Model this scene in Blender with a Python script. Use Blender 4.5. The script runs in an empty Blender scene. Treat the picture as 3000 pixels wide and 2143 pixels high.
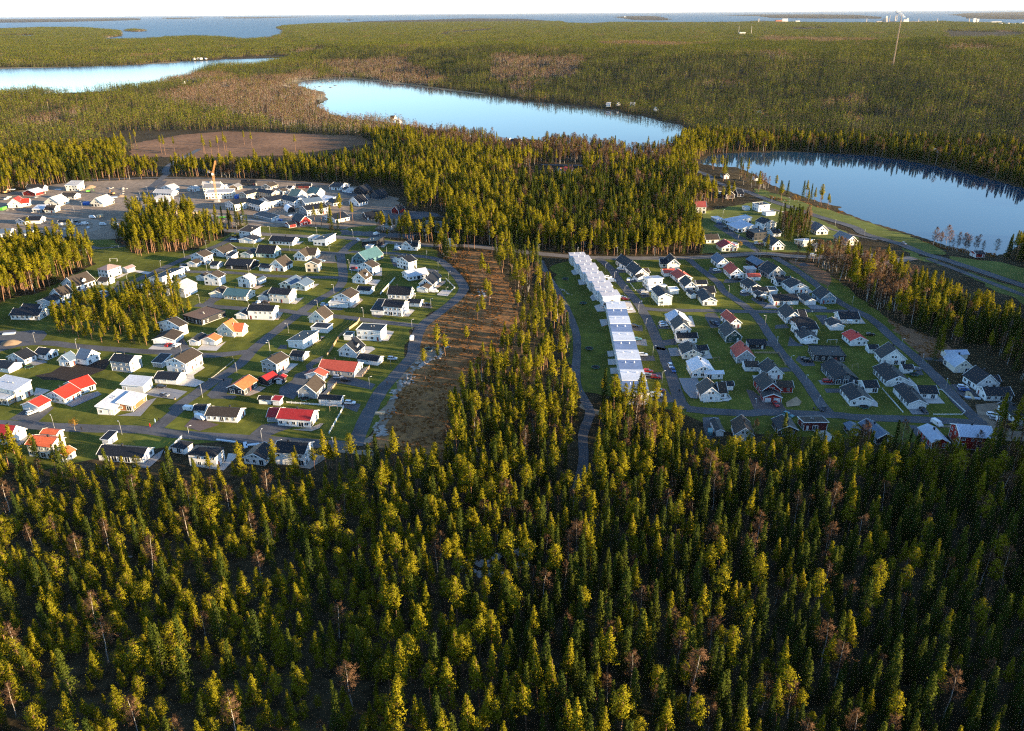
import bpy, bmesh, math, random
import numpy as np
from mathutils import Vector, Matrix

R = math.radians
rng = random.Random(7)
nrg = np.random.default_rng(11)
scene = bpy.context.scene
col = scene.collection

# ------------------------------------------------------------------ camera
W_PX, H_PX = 3000.0, 2143.0
FPX = 2333.0                     # focal length in photo pixels
CAM_H = 155.0                    # drone height above the estate
PITCH = R(23.9)                  # below the horizon
ROLL = R(0.42)                   # horizon drops slightly to the left
cam_d = bpy.data.cameras.new('camera')
cam = bpy.data.objects.new('camera', cam_d); col.objects.link(cam)
cam.location = (0, 0, CAM_H)
CAM_M = Matrix.Rotation(math.pi/2 - PITCH, 3, 'X') @ Matrix.Rotation(-ROLL, 3, 'Z')
cam.rotation_euler = CAM_M.to_euler()
cam_d.sensor_fit = 'HORIZONTAL'; cam_d.sensor_width = 36.0
cam_d.lens = 36.0 * FPX / W_PX
cam_d.clip_start = 1.0; cam_d.clip_end = 400000.0
scene.camera = cam

# ------------------------------------------------------------------ sky, sun, exposure
SUN_AZ = R(71)                   # from behind the camera (-Y) towards the right (+X)
SUN_EL = R(9.6)
sun_dir = Vector((math.sin(SUN_AZ)*math.cos(SUN_EL), -math.cos(SUN_AZ)*math.cos(SUN_EL), math.sin(SUN_EL)))
world = bpy.data.worlds.new('World'); scene.world = world; world.use_nodes = True
wn = world.node_tree.nodes; wl = world.node_tree.links; wn.clear()
sky = wn.new('ShaderNodeTexSky'); sky.sky_type = 'NISHITA'; sky.sun_disc = False
sky.sun_elevation = SUN_EL
sky.sun_rotation = math.atan2(sun_dir.x, sun_dir.y)
sky.air_density = 0.85; sky.dust_density = 0.15; sky.ozone_density = 2.6
bg = wn.new('ShaderNodeBackground'); bg.inputs[1].default_value = 0.12
wo = wn.new('ShaderNodeOutputWorld')
wl.new(sky.outputs[0], bg.inputs[0]); wl.new(bg.outputs[0], wo.inputs[0])
sun_l = bpy.data.lights.new('sun', 'SUN'); sun_l.energy = 5.0; sun_l.angle = R(0.6); sun_l.color = (1.0, 0.76, 0.45)
sun = bpy.data.objects.new('sun', sun_l); col.objects.link(sun)
sun.rotation_euler = sun_dir.to_track_quat('Z', 'Y').to_euler(); sun.location = (300, -200, 300)
vs = scene.view_settings
vs.view_transform = 'Standard'; vs.look = 'None'; vs.gamma = 1.0; vs.use_curve_mapping = False
vs.exposure = 2.05
cy = scene.cycles
cy.max_bounces = 3; cy.diffuse_bounces = 2; cy.glossy_bounces = 2; cy.transmission_bounces = 2
cy.transparent_max_bounces = 4; cy.volume_bounces = 0
cy.use_denoising = False; cy.pixel_filter_type = 'BLACKMAN_HARRIS'; cy.filter_width = 1.2; cy.sample_clamp_indirect = 0.6; cy.sample_clamp_direct = 0.9; cy.use_adaptive_sampling = False
cy.caustics_reflective = False; cy.caustics_refractive = False

# ------------------------------------------------------------------ photo pixel -> place
TILES = {  # enlarged views of the photograph: x origin, y origin, photo pixels per view pixel
 'A': (0,1000,600/2274), 'B': (500,1000,600/2274), 'C': (0,700,600/2274), 'D': (500,700,600/2274),
 'E': (900,650,600/2274), 'F': (0,500,600/2274), 'G': (500,480,600/2274), 'H': (1000,400,700/2274),
 'I': (1600,720,500/2274), 'J': (1700,950,500/2274), 'K': (2050,720,500/2274), 'L': (2100,970,500/2274),
 'M': (2500,950,500/2030), 'N': (2000,450,600/2274), 'O': (2400,600,600/2274), 'Q': (1240,660,500/2274),
 'R': (950,1000,500/2274), 'S': (0,300,1000/2274), 'T': (1200,1100,800/2274), 'V': (0,0,3000/2273.0),
 'X': (0,0,1000/2274), 'Y': (1000,0,1000/2274), 'Z': (2000,0,1000/2274), 'P': (0,0,1.0)}
def full(t, x, y):
    ox, oy, s = TILES[t]; return ox + x*s, oy + y*s
_M = np.array(CAM_M)
def ground(t, x, y, z=0.0):
    """where the line of sight through a photo pixel meets the height z"""
    px, py = full(t, x, y)
    d = _M @ np.array([(px-W_PX/2)/FPX, -(py-H_PX/2)/FPX, -1.0])
    k = (z-CAM_H)/min(d[2], -1e-4)
    return np.array([d[0]*k, d[1]*k])
def to_px(x, y, z):
    v = np.stack([x, y, z-CAM_H], -1) @ _M
    return W_PX/2 + FPX*v[..., 0]/-v[..., 2], H_PX/2 - FPX*v[..., 1]/-v[..., 2], -v[..., 2]
def poly(spec, z=0.0):
    """'A 10 20 30 40 B 5 6 ...' -> world points; a letter switches the view"""
    out = []; t = None; buf = []
    for w in spec.split():
        if w.isalpha(): t = w; buf = []
        else:
            buf.append(float(w))
            if len(buf) == 2: out.append(ground(t, buf[0], buf[1], z)); buf = []
    return np.array(out)
def inside(P, pts):
    x, y = pts[:, 0], pts[:, 1]; c = np.zeros(len(pts), bool); n = len(P)
    for i in range(n):
        x0, y0 = P[i]; x1, y1 = P[(i+1) % n]
        if y0 == y1: continue
        m = ((y0 > y) != (y1 > y)) & (x < (x1-x0)*(y-y0)/(y1-y0)+x0); c ^= m
    return c
def dist_poly(P, pts, closed=True):
    n = len(P); best = np.full(len(pts), 1e12)
    for i in range(n if closed else n-1):
        a = P[i]; b = P[(i+1) % n]; ab = b-a; L = max(ab @ ab, 1e-9)
        t = np.clip(((pts-a) @ ab)/L, 0, 1)
        d = pts - a - t[:, None]*ab
        best = np.minimum(best, (d*d).sum(1))
    return np.sqrt(best)
# ------------------------------------------------------------------ buildings, read off the photograph
# name | label | volume ; volume ...
# volume: view, near corner, far end of the left wall, far end of the right wall, height code, roof code, roof colour, wall colour
# height: 1 one storey, h one and a half, 2 two storeys, g garage, t tall one storey
# roof: l ridge along the left wall, r ridge along the right wall, f flat, h hip, m/n lean-to rising to / falling from the right wall's far end,
#       o/q lean-to rising to / falling from the left wall's far end
HOUSES = """
courtyard_house|white angled house with black roof around a courtyard, beside the gravel yard|A 283 265 118 225 395 205 1 r black white;A 525 215 395 192 655 160 1 l black white
garage|white garage with dark roof and sunlit gable next to the angled courtyard house|A 105 360 -60 325 240 292 g l black white
blue_roof_house|white house with steel blue cross-gabled metal roof beside bare dark soil|A 790 290 672 272 862 245 h r bluemetal white;A 975 272 862 250 1110 203 h l bluemetal white
grey_house|pale grey two-storey house with black roof beside the bare soil plot|A 1460 355 1225 343 1612 288 2 l black greywall
grey_shed|long grey lean-to shed between the pale grey and the brown-roofed white house|A 1805 297 1703 288 1908 232 g m black greywall
white_house|white two-storey house with brown gable roof above a paved forecourt|A 2075 370 1880 332 2235 252 2 r brown white
garage|white garage with black roof and wide grey door beside the paved forecourt|A 1965 487 1730 465 2062 408 g l black white
red_roof_house|long bent white house with bright red roof and paved terrace|A 735 705 560 645 868 605 1 r red white;A 868 607 700 548 1085 545 1 r red white
red_garage|small white garage with bright red roof beside the bent red-roofed house|A 440 790 275 755 555 715 g r red white
modern_house|cream two-storey house under construction with pale flat roof and stone terrace|A 200 675 -70 612 375 592 2 m palemetal cream;A 95 715 -60 682 180 655 1 f palemetal wood
modern_house|white house of lean-to volumes with pale metal roofs and brown wooden middle|A 1270 826 1092 815 1500 640 1 o palemetal white;A 1480 782 1325 768 1622 662 1 o palemetal brownwood;A 1602 582 1365 560 1702 512 t m palemetal white
red_roof_house|white house with dark red tiled roof and paved corner terrace by the forest edge|A 130 1165 -80 1130 285 1052 h l deepred white
orange_roof_house|cream two-storey house with orange tiled roof and glazed veranda by the forest|A 600 1312 312 1292 770 1212 2 l orange cream;A 745 1352 640 1320 822 1275 1 r orange white;A 640 1100 480 1078 705 1050 g l orange cream
white_house|long low white house with black roof and wide paved terrace beside the orange-roofed house|A 1595 1365 1095 1332 1728 1258 1 l black white;A 1215 1160 1140 1152 1310 1095 g m black white
hip_roof_house|white house with black hip roof and dark wooden pergola|B 520 1415 215 1395 615 1322 2 h black white;B 160 1262 45 1225 230 1190 1 h black white
white_house|white two-storey house with black roof and fenced terrace at the street end|B 1500 1390 1170 1365 1585 1258 2 l black white;B 1050 1387 830 1357 1155 1262 1 r black white
white_house|white house with broad brown-black roof and low garage beside parked van|B 740 910 400 890 838 815 1 l brown white;B 388 826 270 816 420 762 g l black white
deep_red_roof_house|white house with deep red split-level roof and sunlit gable behind a white fence|B 1555 965 1190 945 1658 857 t l deepred white;B 1185 900 1085 893 1235 800 g l deepred greywall
red_shed|tiny white shed with red lean-to roof behind the deep red roof|B 1215 722 1130 722 1265 690 g m deepred white
white_shed|tiny white shed with dark roof beside the red-roofed shed|B 1115 706 985 700 1142 672 g l black white
orange_roof_house|black-walled house with bright orange roof and wooden deck|B 815 605 630 587 985 502 1 r orange darkwall;B 1080 502 985 470 1185 442 1 r deepred darkwall
garden_pavilion|small black garden pavilion with red roof and white posts|B 1245 482 1165 480 1300 442 g r deepred darkwall
grey_house|grey two-storey house with dark brown roof and balcony terrace|B 1185 372 1025 342 1320 292 2 r brown greywall
garage|grey-brown garage with dark roof behind the grey balcony house|B 1465 226 1330 216 1548 172 g l black greywall
grey_house|steep-gabled grey house with olive brown roof and raised wooden deck|B 1615 642 1415 636 1735 532 h r brown greywall
red_roof_house|long grey house with brick red roof and carport by the curving road|B 2040 402 1655 362 2120 302 1 l brick greywall
red_shed|red-roofed shed in front of the long brick red roof|B 1700 445 1500 430 1762 400 g r brick white
garage|white garage with black roof beside a white car and picket fence|B 1890 712 1645 700 1932 667 g l black white
white_house|white gabled house with dormer and round terrace above the red-roofed bungalow|B 2060 192 1875 165 2152 112 h r black white
garage|long white garage with black roof beside a parked blue car at the bend|R 710 332 450 290 785 268 g l black white
white_house|white L-shaped bungalow with black roof on the lawn by the left pine wood|C 440 906 125 900 552 842 1 l black white;C 420 850 250 835 510 790 1 l black white
garage|white garage with black roof beside the bungalow under the pine wood|C 580 752 455 726 665 692 g r black white
white_house|white house with brown roof and wooden terrace fence under the left pine wood|C 690 692 600 662 798 642 h r brown white
white_house|white house with big dormer and long brown roof below the left pine wood|C 860 582 725 545 1042 507 h r brown white
hip_roof_house|white two-storey villa with pinkish hip roof by the playing field|C 1210 442 1095 427 1362 392 2 h pinkbrown white;C 1422 382 1362 370 1497 352 g r pinkbrown white
garage|small white garage with dark roof in front of the pinkish villa|C 1195 520 1095 511 1272 482 g l brown white
modern_house|white bungalow with black lean-to roof and long glazed side by the street lamp|C 1815 517 1690 492 2032 407 t q black white
dark_house|dark blue bungalow with low black roof half hidden by pines|C 1610 642 1410 626 1757 572 1 q black navy
white_house|white two-storey house with pale roof behind tall pines|C 2060 657 1875 627 2168 587 2 r palegrey white
white_house|white two-storey house with brown roof behind a wide double garage|C 2010 1085 1800 1030 2080 1045 2 r brown white
garage|wide white double garage with open doors and red car in front|C 1940 1177 1715 1166 2028 1092 g r brown white
dark_house|long dark house with flat brown plank roofs among young pines|D 350 962 150 905 612 862 1 f plank darkwall
white_house|white two-storey house with flat brown gable and side garage in mid estate|D 545 527 380 516 620 487 2 r brown white;D 385 472 290 466 442 440 g r brown white
white_house|white two-storey house with cream roof and blue-roofed garage|D 890 552 745 541 972 522 2 r palegrey white;D 990 512 940 502 1053 477 g r bluemetal white
cream_house|cream house with teal blue gable roof and brown-roofed garage|D 840 692 600 667 932 632 1 l teal cream;D 590 657 445 647 650 602 g r brown cream
cream_house|cream two-storey house with black roof, porch and dark garage|D 1320 722 1100 702 1400 667 2 l black cream;D 1085 692 975 687 1145 640 g r black cream
cream_house|cream house with several steel blue gables on a wide lawn|D 1500 582 1345 567 1592 527 1 r bluemetal cream;D 1345 562 1222 547 1450 492 1 r bluemetal cream
white_house|white two-storey house with black roof and rows of narrow windows on a bank|D 1145 907 875 892 1195 852 2 l black white;D 850 897 740 882 885 850 g r black white
orange_roof_house|cream house with cross-gabled orange roof above a grassy slope|D 705 1097 530 1072 790 1042 h r orange cream;D 800 1090 700 1083 852 1035 h l orange cream
red_garage|cream garage with orange-red roof and white door on a paved yard|D 505 1187 350 1172 572 1142 g r orange cream
carport|small dark-roofed carport with white posts beside the orange-roofed garage|D 310 1192 215 1182 395 1122 g r black white
brown_roof_house|cream gabled house with olive brown roof and balcony on white annex|D 1715 952 1540 932 1802 892 h r brown cream;D 1740 1052 1560 1042 1812 1000 g f black white
modern_house|white bungalow with slanting black roof and long timber deck|D 1480 1232 1290 1217 1672 1132 t q black white
white_house|white two-storey house with brown roof and flat-roofed garage with terrace on top|D 2000 760 1830 735 2078 692 2 r brown white;D 1962 772 1765 757 2000 722 g f palegrey white
garage|long white outbuilding with dark roof behind the flat garage terrace house|D 2215 622 2075 612 2262 582 g l black white
white_house|white gabled house with brown roof, dormer and big terrace|D 2165 507 2015 497 2248 462 h r brown white
white_house|white cross-gabled house with dark brown roof beside a gravel plot|D 1500 252 1385 236 1570 200 h r brown white;D 1610 232 1500 222 1642 192 h l brown white
tan_house|tan two-storey house with brown roof and low walled terrace|D 1640 372 1508 368 1672 335 2 r brown tan
white_house|white house with long brown roof and open black-roofed carport|D 1260 367 1105 352 1352 312 h r brown white;D 1105 367 995 352 1155 332 g l black white
dark_house|long charcoal bungalow with black roof and red doors|D 880 352 620 332 972 292 1 l black darkwall
white_shed|white shed with dark roof beside the charcoal bungalow|D 520 337 450 327 572 302 g l black white
green_house|pale green house with black gable roof and matching garage|D 1150 217 965 202 1212 172 h l black green;D 890 217 795 202 962 172 g r black green
white_house|white bungalow with brown roof beside a small detached shed|D 590 207 450 187 732 152 1 r brown white
white_shed|small white shed with black roof in front of the white bungalow|D 680 237 625 227 742 207 g m black white
white_house|white two-storey house with brown roof beside the pine grove street|D 380 292 245 272 467 252 2 r brown white;D 290 318 190 310 347 285 g r brown white
white_house|white house with slanted tower part beside the wide collector road|G 900 842 790 817 982 802 2 m brown white;G 930 890 780 872 972 852 g r black white
white_house|long white bungalow with black roof facing the collector road|G 1355 914 1105 892 1417 877 1 l black white
modern_house|white bungalow with slanting black roof beside the side street junction|G 1725 917 1590 907 1832 852 t q black white;G 1600 870 1540 860 1640 835 g f palegrey white
dark_house|black lean-to house with paved terrace by the collector road|E 775 297 620 277 842 247 t q black darkwall
white_shed|small white flat-roofed shed in front of the black lean-to house|E 700 322 655 312 732 297 g f palegrey white
white_house|cream cross-gabled house with black roof on a green bank by two white cars|E 1160 324 1045 315 1205 295 h r black white;E 1225 324 1160 318 1247 292 h l black white
teal_house|teal blue house with teal metal roof and wide deck|E 655 482 545 442 802 402 h r teal teal
white_house|white two-storey house with dark roof and white deck behind the red car|E 730 602 595 562 768 562 2 r brown white
white_house|white two-storey house with dark hipped gable above pale garage roof|E 1130 542 1020 502 1197 508 2 r black white;E 1030 462 975 440 1062 430 g r black white
pale_garage|low white building with pale metal gable roof beside a dark parked car|E 1130 662 1070 612 1342 622 1 r palemetal white
white_house|white gabled house with grey roof, annex and two white vans|E 1390 752 1245 742 1492 662 h r black white;E 1340 792 1230 786 1395 742 g r brown white
white_house|white house with large black roof behind its twin with a porch|E 1140 872 895 862 1197 822 h l black white;E 1250 952 1115 942 1292 917 g l black white
white_house|white two-storey house with black roof, small porch and lean-to garage|E 1055 1057 850 1037 1122 992 2 l black white;E 850 1040 735 1015 880 950 g m black white
flat_roof_house|white two-storey cube house with flat dark roof on a wide lawn|E 820 1332 560 1312 877 1257 2 f black white
white_shed|white cube shed with flat roof beside the cube house|E 490 1322 415 1312 517 1282 g f black white
school|long dark low school building with clerestory roof beside a parking lot|H 965 962 560 915 1047 892 t m black darkwall
grey_shed|grey slatted shed beside the dark school building|H 470 897 380 893 505 865 g f black greywall
white_house|cream house with brown roof at the far building site edge|F 485 234 320 217 517 220 h l brown cream
red_roof_house|white house with bright red cross-gabled roof on the building site|F 245 412 110 410 272 382 h r red white;F 332 397 250 400 342 380 h l red white
red_barn|red-walled building with pale metal roof on the building site|F 400 287 290 272 472 257 1 r palemetal barnred
unfinished_house|unfinished pale house with slanted roof near the soil heaps|F 870 230 750 225 922 202 2 m palegrey cream
cream_house|cream bungalow with dark brown roof in the middle of the building site|F 830 322 690 312 882 300 1 l brown cream
cream_house|cream house with grey gable roof and small lawn on the building site|F 660 400 530 386 737 362 h r palegrey cream
cream_house|cream garage house with brown roof along the dirt street|F 605 474 515 469 642 442 1 l brown cream;F 510 467 390 460 535 440 1 m palemetal greywall
cream_house|cream house with pale grey roof beside the orange excavator|F 1150 407 1050 391 1222 362 h r palegrey cream
white_house|white angled house with black roof and timber fence by the dirt street|F 285 607 210 592 345 580 1 r black white;F 450 592 290 602 547 562 1 l black white
white_shed|white shed with black roof beside parked cars and pallets|F 785 607 655 609 802 590 g l black white
white_house|white house with blue-black roof at the left edge of the building site|F 120 737 -60 742 162 702 1 l bluemetal white
white_house|white house with navy roof and twin windows behind the left pine wood|F 360 738 225 747 432 712 1 l bluemetal white
white_house|white house with big black roof rising above the left pines|F 415 837 300 802 512 802 h r black white
white_house|white house with glazed gable and terrace beside the pine wood|F 600 832 515 802 697 800 1 r black white
white_house|white house with black roof half hidden behind the left pines|F 110 902 20 872 182 862 h r black white
white_house|white house with pale roof beside the curved dark road|F 1910 237 1810 222 1982 215 1 r palegrey white
white_house|white house with grey roof and front gable beside the curved dark road|F 1905 292 1740 272 1942 265 1 l palegrey white
white_house|white house with pale hip roof beside the curved dark road|F 1880 350 1695 345 1900 320 1 h palegrey white
brown_roof_house|white house with brown roof next to the container offices|F 1760 452 1700 425 1892 435 1 r brown white
container_office|stacked red and beige container offices beside the pine grove|F 1960 487 1770 482 1987 468 2 f palemetal containers
garage|white garage house with open front near the crane|F 2160 240 2095 230 2212 225 1 r palegrey white
grey_roof_house|cream house with grey roof and dormer behind the crane|G 545 270 365 265 553 258 h l palegrey cream
garage|white gabled garage behind the crane|G 610 297 560 290 646 285 1 r palegrey white
wooden_house|unfinished wooden house with grey gable roof beside the black house|G 745 294 670 286 782 277 1 r greytile wood
black_house|black house with white dormer and white trim in front of the spruces|G 940 248 790 246 952 236 h l black darkwall
tan_house|tan gabled house with brown roof in front of the spruces|G 1110 292 1025 282 1177 262 1 r brown tan
dark_cabin|low dark red cabin with black roof in front of the spruces|G 1560 278 1390 282 1577 265 1 l black darkred
white_garage|small white garage beside the low dark red cabin|G 1345 300 1300 296 1362 285 g l black white
grey_roof_house|cream house with brown roof behind the terraced blocks|G 1250 345 1190 337 1295 325 1 r brown cream
green_roof_house|white house with green gable roof behind the white terraced block|G 1410 402 1318 387 1502 372 h l greenroof white
green_roof_house|white house with green gable roof and attic windows near the white garages|G 1622 377 1532 357 1702 352 h l greenroof white
white_house|white house with black roof at the end of the asphalt drive|G 1880 300 1780 285 1968 262 1 l black white
garage|white garage with black roof beside the asphalt drive|G 1945 322 1912 312 2032 302 g l black white
black_house|charcoal house with white window trim near the spruce edge|G 2150 352 2060 332 2217 322 h r black darkwall
dark_house|dark blue-grey gabled house at the forest corner|H 350 607 285 590 427 580 h r black navy
white_house|white house with black roof and small lawn near the tall pines|G 2090 477 2005 452 2172 450 h r black white
white_house|white low house with black roof beside the green-roofed houses|G 1620 440 1555 425 1692 412 1 l black white
white_house|white lean-to house with pale roof in the middle of the new houses|G 1720 462 1640 432 1792 425 1 m palemetal white
white_house|white bungalow with black hip roof among the new houses|G 1810 474 1742 440 1892 452 1 h black white
grey_shed|low pale shed beside the green-roofed houses|G 1540 425 1480 405 1600 395 1 r palegrey white
terraced_block|white two-storey angled terraced block with timber balconies and black roof|G 720 527 655 497 868 480 2 r black white;G 1000 532 862 478 1082 502 2 l black white
terraced_block|second white two-storey angled terraced block with timber balconies behind the arched tent hall|G 1112 492 1045 452 1265 440 2 r black white;G 1380 497 1262 438 1457 462 2 l black white
terraced_block|beige two-storey angled terraced block beside the crane|G 850 412 785 397 970 372 2 r black tan;G 1130 402 965 370 1192 380 2 l black tan
terraced_block|grey two-storey terraced block with outside gallery behind the tall pines|G 1520 592 1455 552 1740 552 2 r black greywall
terraced_block|grey terraced block with blue-black roof behind the gallery block|G 1500 510 1447 480 1690 480 2 r bluemetal greywall
storage_shed|long low grey storage shed with black roof beside the gravel road|G 1120 647 900 585 1197 625 g m black greywall
red_house|dark red house with black roof and white veranda by the lawn|G 1440 692 1372 652 1550 667 h l black barnred
red_shed|small dark red shed with white corners beside the dark red house|G 1322 717 1280 695 1390 702 g r black barnred
white_house|long low white house with dark roof behind the tall pines|G 1830 662 1680 622 1997 632 1 r black white
dark_house|large dark grey house with black roof under tall pines|H 240 802 200 770 410 785 1 r black darkwall
red_barn|small red barn with white trim under tall pines|H 545 742 485 732 592 717 h r black barnred
house_under_construction|scaffolded cream apartment block under construction at the foot of the crane|G 690 387 295 402 722 345 2 f palegrey cream
house_under_construction|unfinished grey-roofed cream block behind the scaffolded block|G 560 330 370 335 590 300 2 l greytile cream
white_house|white house with black roof and rear annex at the top of the townhouse street|I 1085 355 990 247 1205 320 h l black white
white_house|white house with black roof, porch and brown-roofed annex on the townhouse street|I 1182 457 1105 352 1345 430 h l black white;I 1225 487 1185 440 1348 465 g l black white;I 1330 412 1270 365 1372 405 g r brown white
blue_roof_house|white two-storey house with pale blue stepped roofs on the townhouse street|I 1350 592 1290 530 1545 577 2 q palebluemetal white;I 1372 617 1348 590 1592 602 1 q palebluemetal white
green_house|pale green two-storey house with black roof and veranda at the street corner|I 1495 802 1390 692 1672 797 2 l black palegreen
white_house|cream cross-gabled house with black roof beside a small dark tree|I 1615 312 1560 240 1778 312 h l black cream;I 1522 297 1495 252 1620 300 1 r black cream
red_roof_house|white house with orange-red roof and matching annex behind the black gable|I 1755 502 1675 422 1932 482 1 l brick white;I 1570 417 1540 372 1718 407 g r brick white
white_house|white gabled house with black roof and detached black-roofed garage on the second street|I 1850 617 1765 532 2005 615 h l black white
garage|white garage with black roof beside the second street|I 2005 567 1975 522 2138 562 g r black white
cream_house|cream bungalow with black cross roof and garage by the crossroads lawn|I 2085 803 1985 682 2274 803 1 l black cream;I 2050 692 1975 622 2252 692 1 r black cream;I 1930 712 1880 652 1987 702 g l black white
white_shed|white flat shed in the garden behind the pale green house|I 1650 652 1635 612 1757 642 g f palebluemetal white
metal_roof_house|white house with large pale blue metal gable roof opposite the townhouses|I 1665 1092 1590 987 1915 1080 1 l palebluemetal white
white_house|white two-storey house with black roof close behind the pale metal roof|I 1715 1192 1675 1082 1915 1182 h l black white
garage|white garage with black roof joining two houses opposite the townhouses|I 1745 1302 1720 1242 2005 1292 1 r black white
cream_house|cream bungalow with black cross-gabled roof and light patio|I 1820 1517 1770 1402 2062 1512 1 l black cream;I 2020 1470 1985 1410 2142 1450 1 r black cream
metal_roof_house|white house with white metal gable roof opposite the last townhouses|J 1485 722 1410 592 1770 717 t l whitemetal white;J 1660 740 1640 700 1897 735 1 r whitemetal white
white_house|white steep-gabled house with dark roof, brown wing and white deck at the corner|J 1605 1032 1540 902 1862 1032 h l black white;J 1850 1000 1800 900 1935 985 h r brown white
black_shed|black-roofed white shed behind the corner house|J 1920 887 1900 832 2032 882 g r black white
brown_roof_house|white house with black and brown roof behind young pines at the forest edge|L 240 1472 195 1300 480 1480 h l brown white
garage|grey-roofed garage behind young pines at the forest edge|J 1810 1500 1750 1350 1900 1490 g l black white
white_house|cream gabled house with blue-black roof beside the main road junction|K 240 302 145 222 392 297 h l bluemetal white
red_roof_house|white gabled house with red roof and porch on the second street|K 405 447 325 357 577 437 h l brick white
red_garage|white garage with red roof in the back garden|K 640 472 590 432 808 467 g r brick white
white_house|white bungalow with black roof, carport and rear wing on the second street|K 650 632 545 542 832 620 1 l black white;K 700 662 685 612 892 652 g r black white
white_shed|white flat-roofed shed in the inner garden|K 920 657 900 607 1025 650 g f black white
garage|small white gabled garage with black van in front|K 780 727 725 677 882 717 g l black white
white_house|long white bungalow with black roof and row of windows by the cross street|K 985 802 912 732 1307 787 1 r black white
dark_house|dark wooden house with bright blue metal roof by the main road|K 765 322 640 232 905 300 1 l bluemetal darkwall
grey_house|grey gabled house with black roof catching a patch of sun|K 920 447 820 362 1107 420 h l black greywall
grey_shed|grey panelled shed in the garden beside the blue-roofed house|K 622 372 602 335 737 362 g f palegrey greywall
white_house|white house with black broken roof beside the double lean-to house|K 1025 547 960 492 1215 532 1 r black white
modern_house|white house with double black lean-to roofs and upper windows|K 1200 642 1100 562 1432 632 t l black white
blue_house|blue-grey gabled house with black roof and white windows|K 1610 782 1510 692 1795 770 h l black bluewall
garage|white double garage with black roof and paved yard|K 1405 797 1315 722 1542 792 g l black white
white_house|white gabled house with black roof, wing and terrace by the crossroads|K 1145 1042 1065 922 1332 1030 h l black white;K 1330 1005 1290 930 1397 990 1 r black white
black_roof_garage|white carport building with wide black hip roof behind the crossroads house|K 1285 1102 1165 1032 1532 1085 1 h black white
white_house|white house of several black-roofed volumes behind a parked motorhome|K 1350 1312 1300 1202 1557 1300 1 l black white;K 1310 1212 1215 1132 1560 1195 t r black white
flat_roof_house|large charcoal flat-roofed house with roof terrace|L 1290 402 1210 272 1702 415 1 f black darkwall
white_house|white ranch house with black roof and pillared veranda by the right street|K 1862 1042 1812 962 2112 1035 1 r black white
garage|white gabled garage with black roof below the ranch house|K 1735 1132 1685 1052 1907 1125 g l black white
red_roof_house|white bungalow with vivid red roof and glazed sunlit gable|K 2005 1342 1895 1242 2222 1335 1 l red white
orange_roof_house|white gabled house with pale orange roof and round pink patio|K 405 1112 285 992 542 1100 h l brick white
dark_green_house|dark green gabled house with black roof and round window|K 345 1292 265 1162 542 1282 h l black darkgreen
black_shed|dark garage with black roof beside the second street|K 655 1382 640 1312 866 1372 g r black darkwall
red_roof_house|grey gabled house with red roof and long wooden fence|L 260 432 195 302 490 425 h l brick greywall
garage|white garage with dark brown roof joined behind the white gable house|L 375 542 335 472 552 542 g r brown white
white_house|white gabled house with black roof behind the dark red house|L 640 655 545 542 872 650 h l black white
red_house|dark red house with black roof, red wing and white-tarped garage|L 600 880 510 725 830 865 h l black barnred;L 615 952 590 880 852 952 g l black barnred;L 800 825 760 745 1002 825 1 r brown barnred
dark_house|dark blue bungalow with long black roof and red car in front|L 1560 717 1395 522 1862 705 1 l black navy
white_house|white bungalow with black roof and rear wing on the corner lawn|L 1775 1007 1650 832 2052 1003 1 l black white;L 1965 832 1870 742 2142 830 1 r black white
dark_house|black house with black roof behind young pines by the bottom street|L 820 1402 740 1262 1062 1395 1 l black darkwall
flat_roof_house|dark red house with brown lean-to roof behind young pines|L 1150 1332 1110 1232 1447 1315 1 q brown darkred
grey_roof_house|dark house with grey metal gable roof lit on one side, by the forest edge|M 275 1432 100 1252 422 1390 1 l bluemetal darkwall
blue_roof_garage|small garage with blue roof beside the grey metal gable|L 1760 1400 1705 1310 1895 1390 g l bluemetal darkwall
white_house|white gabled house with big black roof and four window pairs beside the right street|M 325 482 265 392 607 482 h l black white
garage|white garage with black roof behind the house with four window pairs|M 182 352 142 302 290 352 g r black white
white_house|white bungalow with black roof and sunlit front gable by the right street|M 390 747 245 582 645 740 1 l black white
garage|white garage with black roof and trampoline beside it|M 590 592 545 540 700 590 g r black white
white_house|white L-shaped bungalow with navy roof on the fenced corner lawn|M 650 1017 475 812 857 1017 1 l black white;M 780 892 705 802 987 892 1 r black white
metal_roof_house|cream gabled house with pale blue metal roof below the brown slope|M 1195 582 1075 472 1390 578 h l palebluemetal cream;M 1100 420 1050 370 1345 410 g r palebluemetal cream
white_house|white gabled house with black roof and cross wing next to parked cars|M 1450 792 1315 682 1692 770 h l black white;M 1640 752 1590 680 1710 735 1 r black white
garage|long white garage with black roof beside timber stacks|M 1565 917 1480 822 1865 907 1 r black white
white_house|white house with large black roof behind a row of white cars|M 1935 1212 1740 1022 2090 1200 1 l black white
red_barn|red building with pale metal gable roof behind young pines|M 920 1482 780 1312 1115 1475 1 l palebluemetal barnred
red_barn|two-storey red barn with pale metal roof and white chimneys|M 1240 1482 1180 1335 1612 1485 2 r palebluemetal barnred
cream_house|cream house with red roof at the birch edge by the lake road|N 135 665 112 600 257 668 2 r brick cream
modern_house|white cube house with flat dark roof and garage near the lake|N 840 652 775 622 957 642 2 f black white;N 925 697 885 677 1022 687 g f palegrey white
white_shed|small white shed on the field near the lake|N 690 637 665 622 742 632 g f palegrey white
white_house|white house with bright pale lean-to roofs near the lake field|N 520 802 460 772 752 777 1 m palebluemetal white;N 610 882 520 822 752 857 1 m palebluemetal white
white_shed|small white shed with blue roof beside the pale lean-to house|N 370 770 335 740 432 760 g f palebluemetal white
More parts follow.
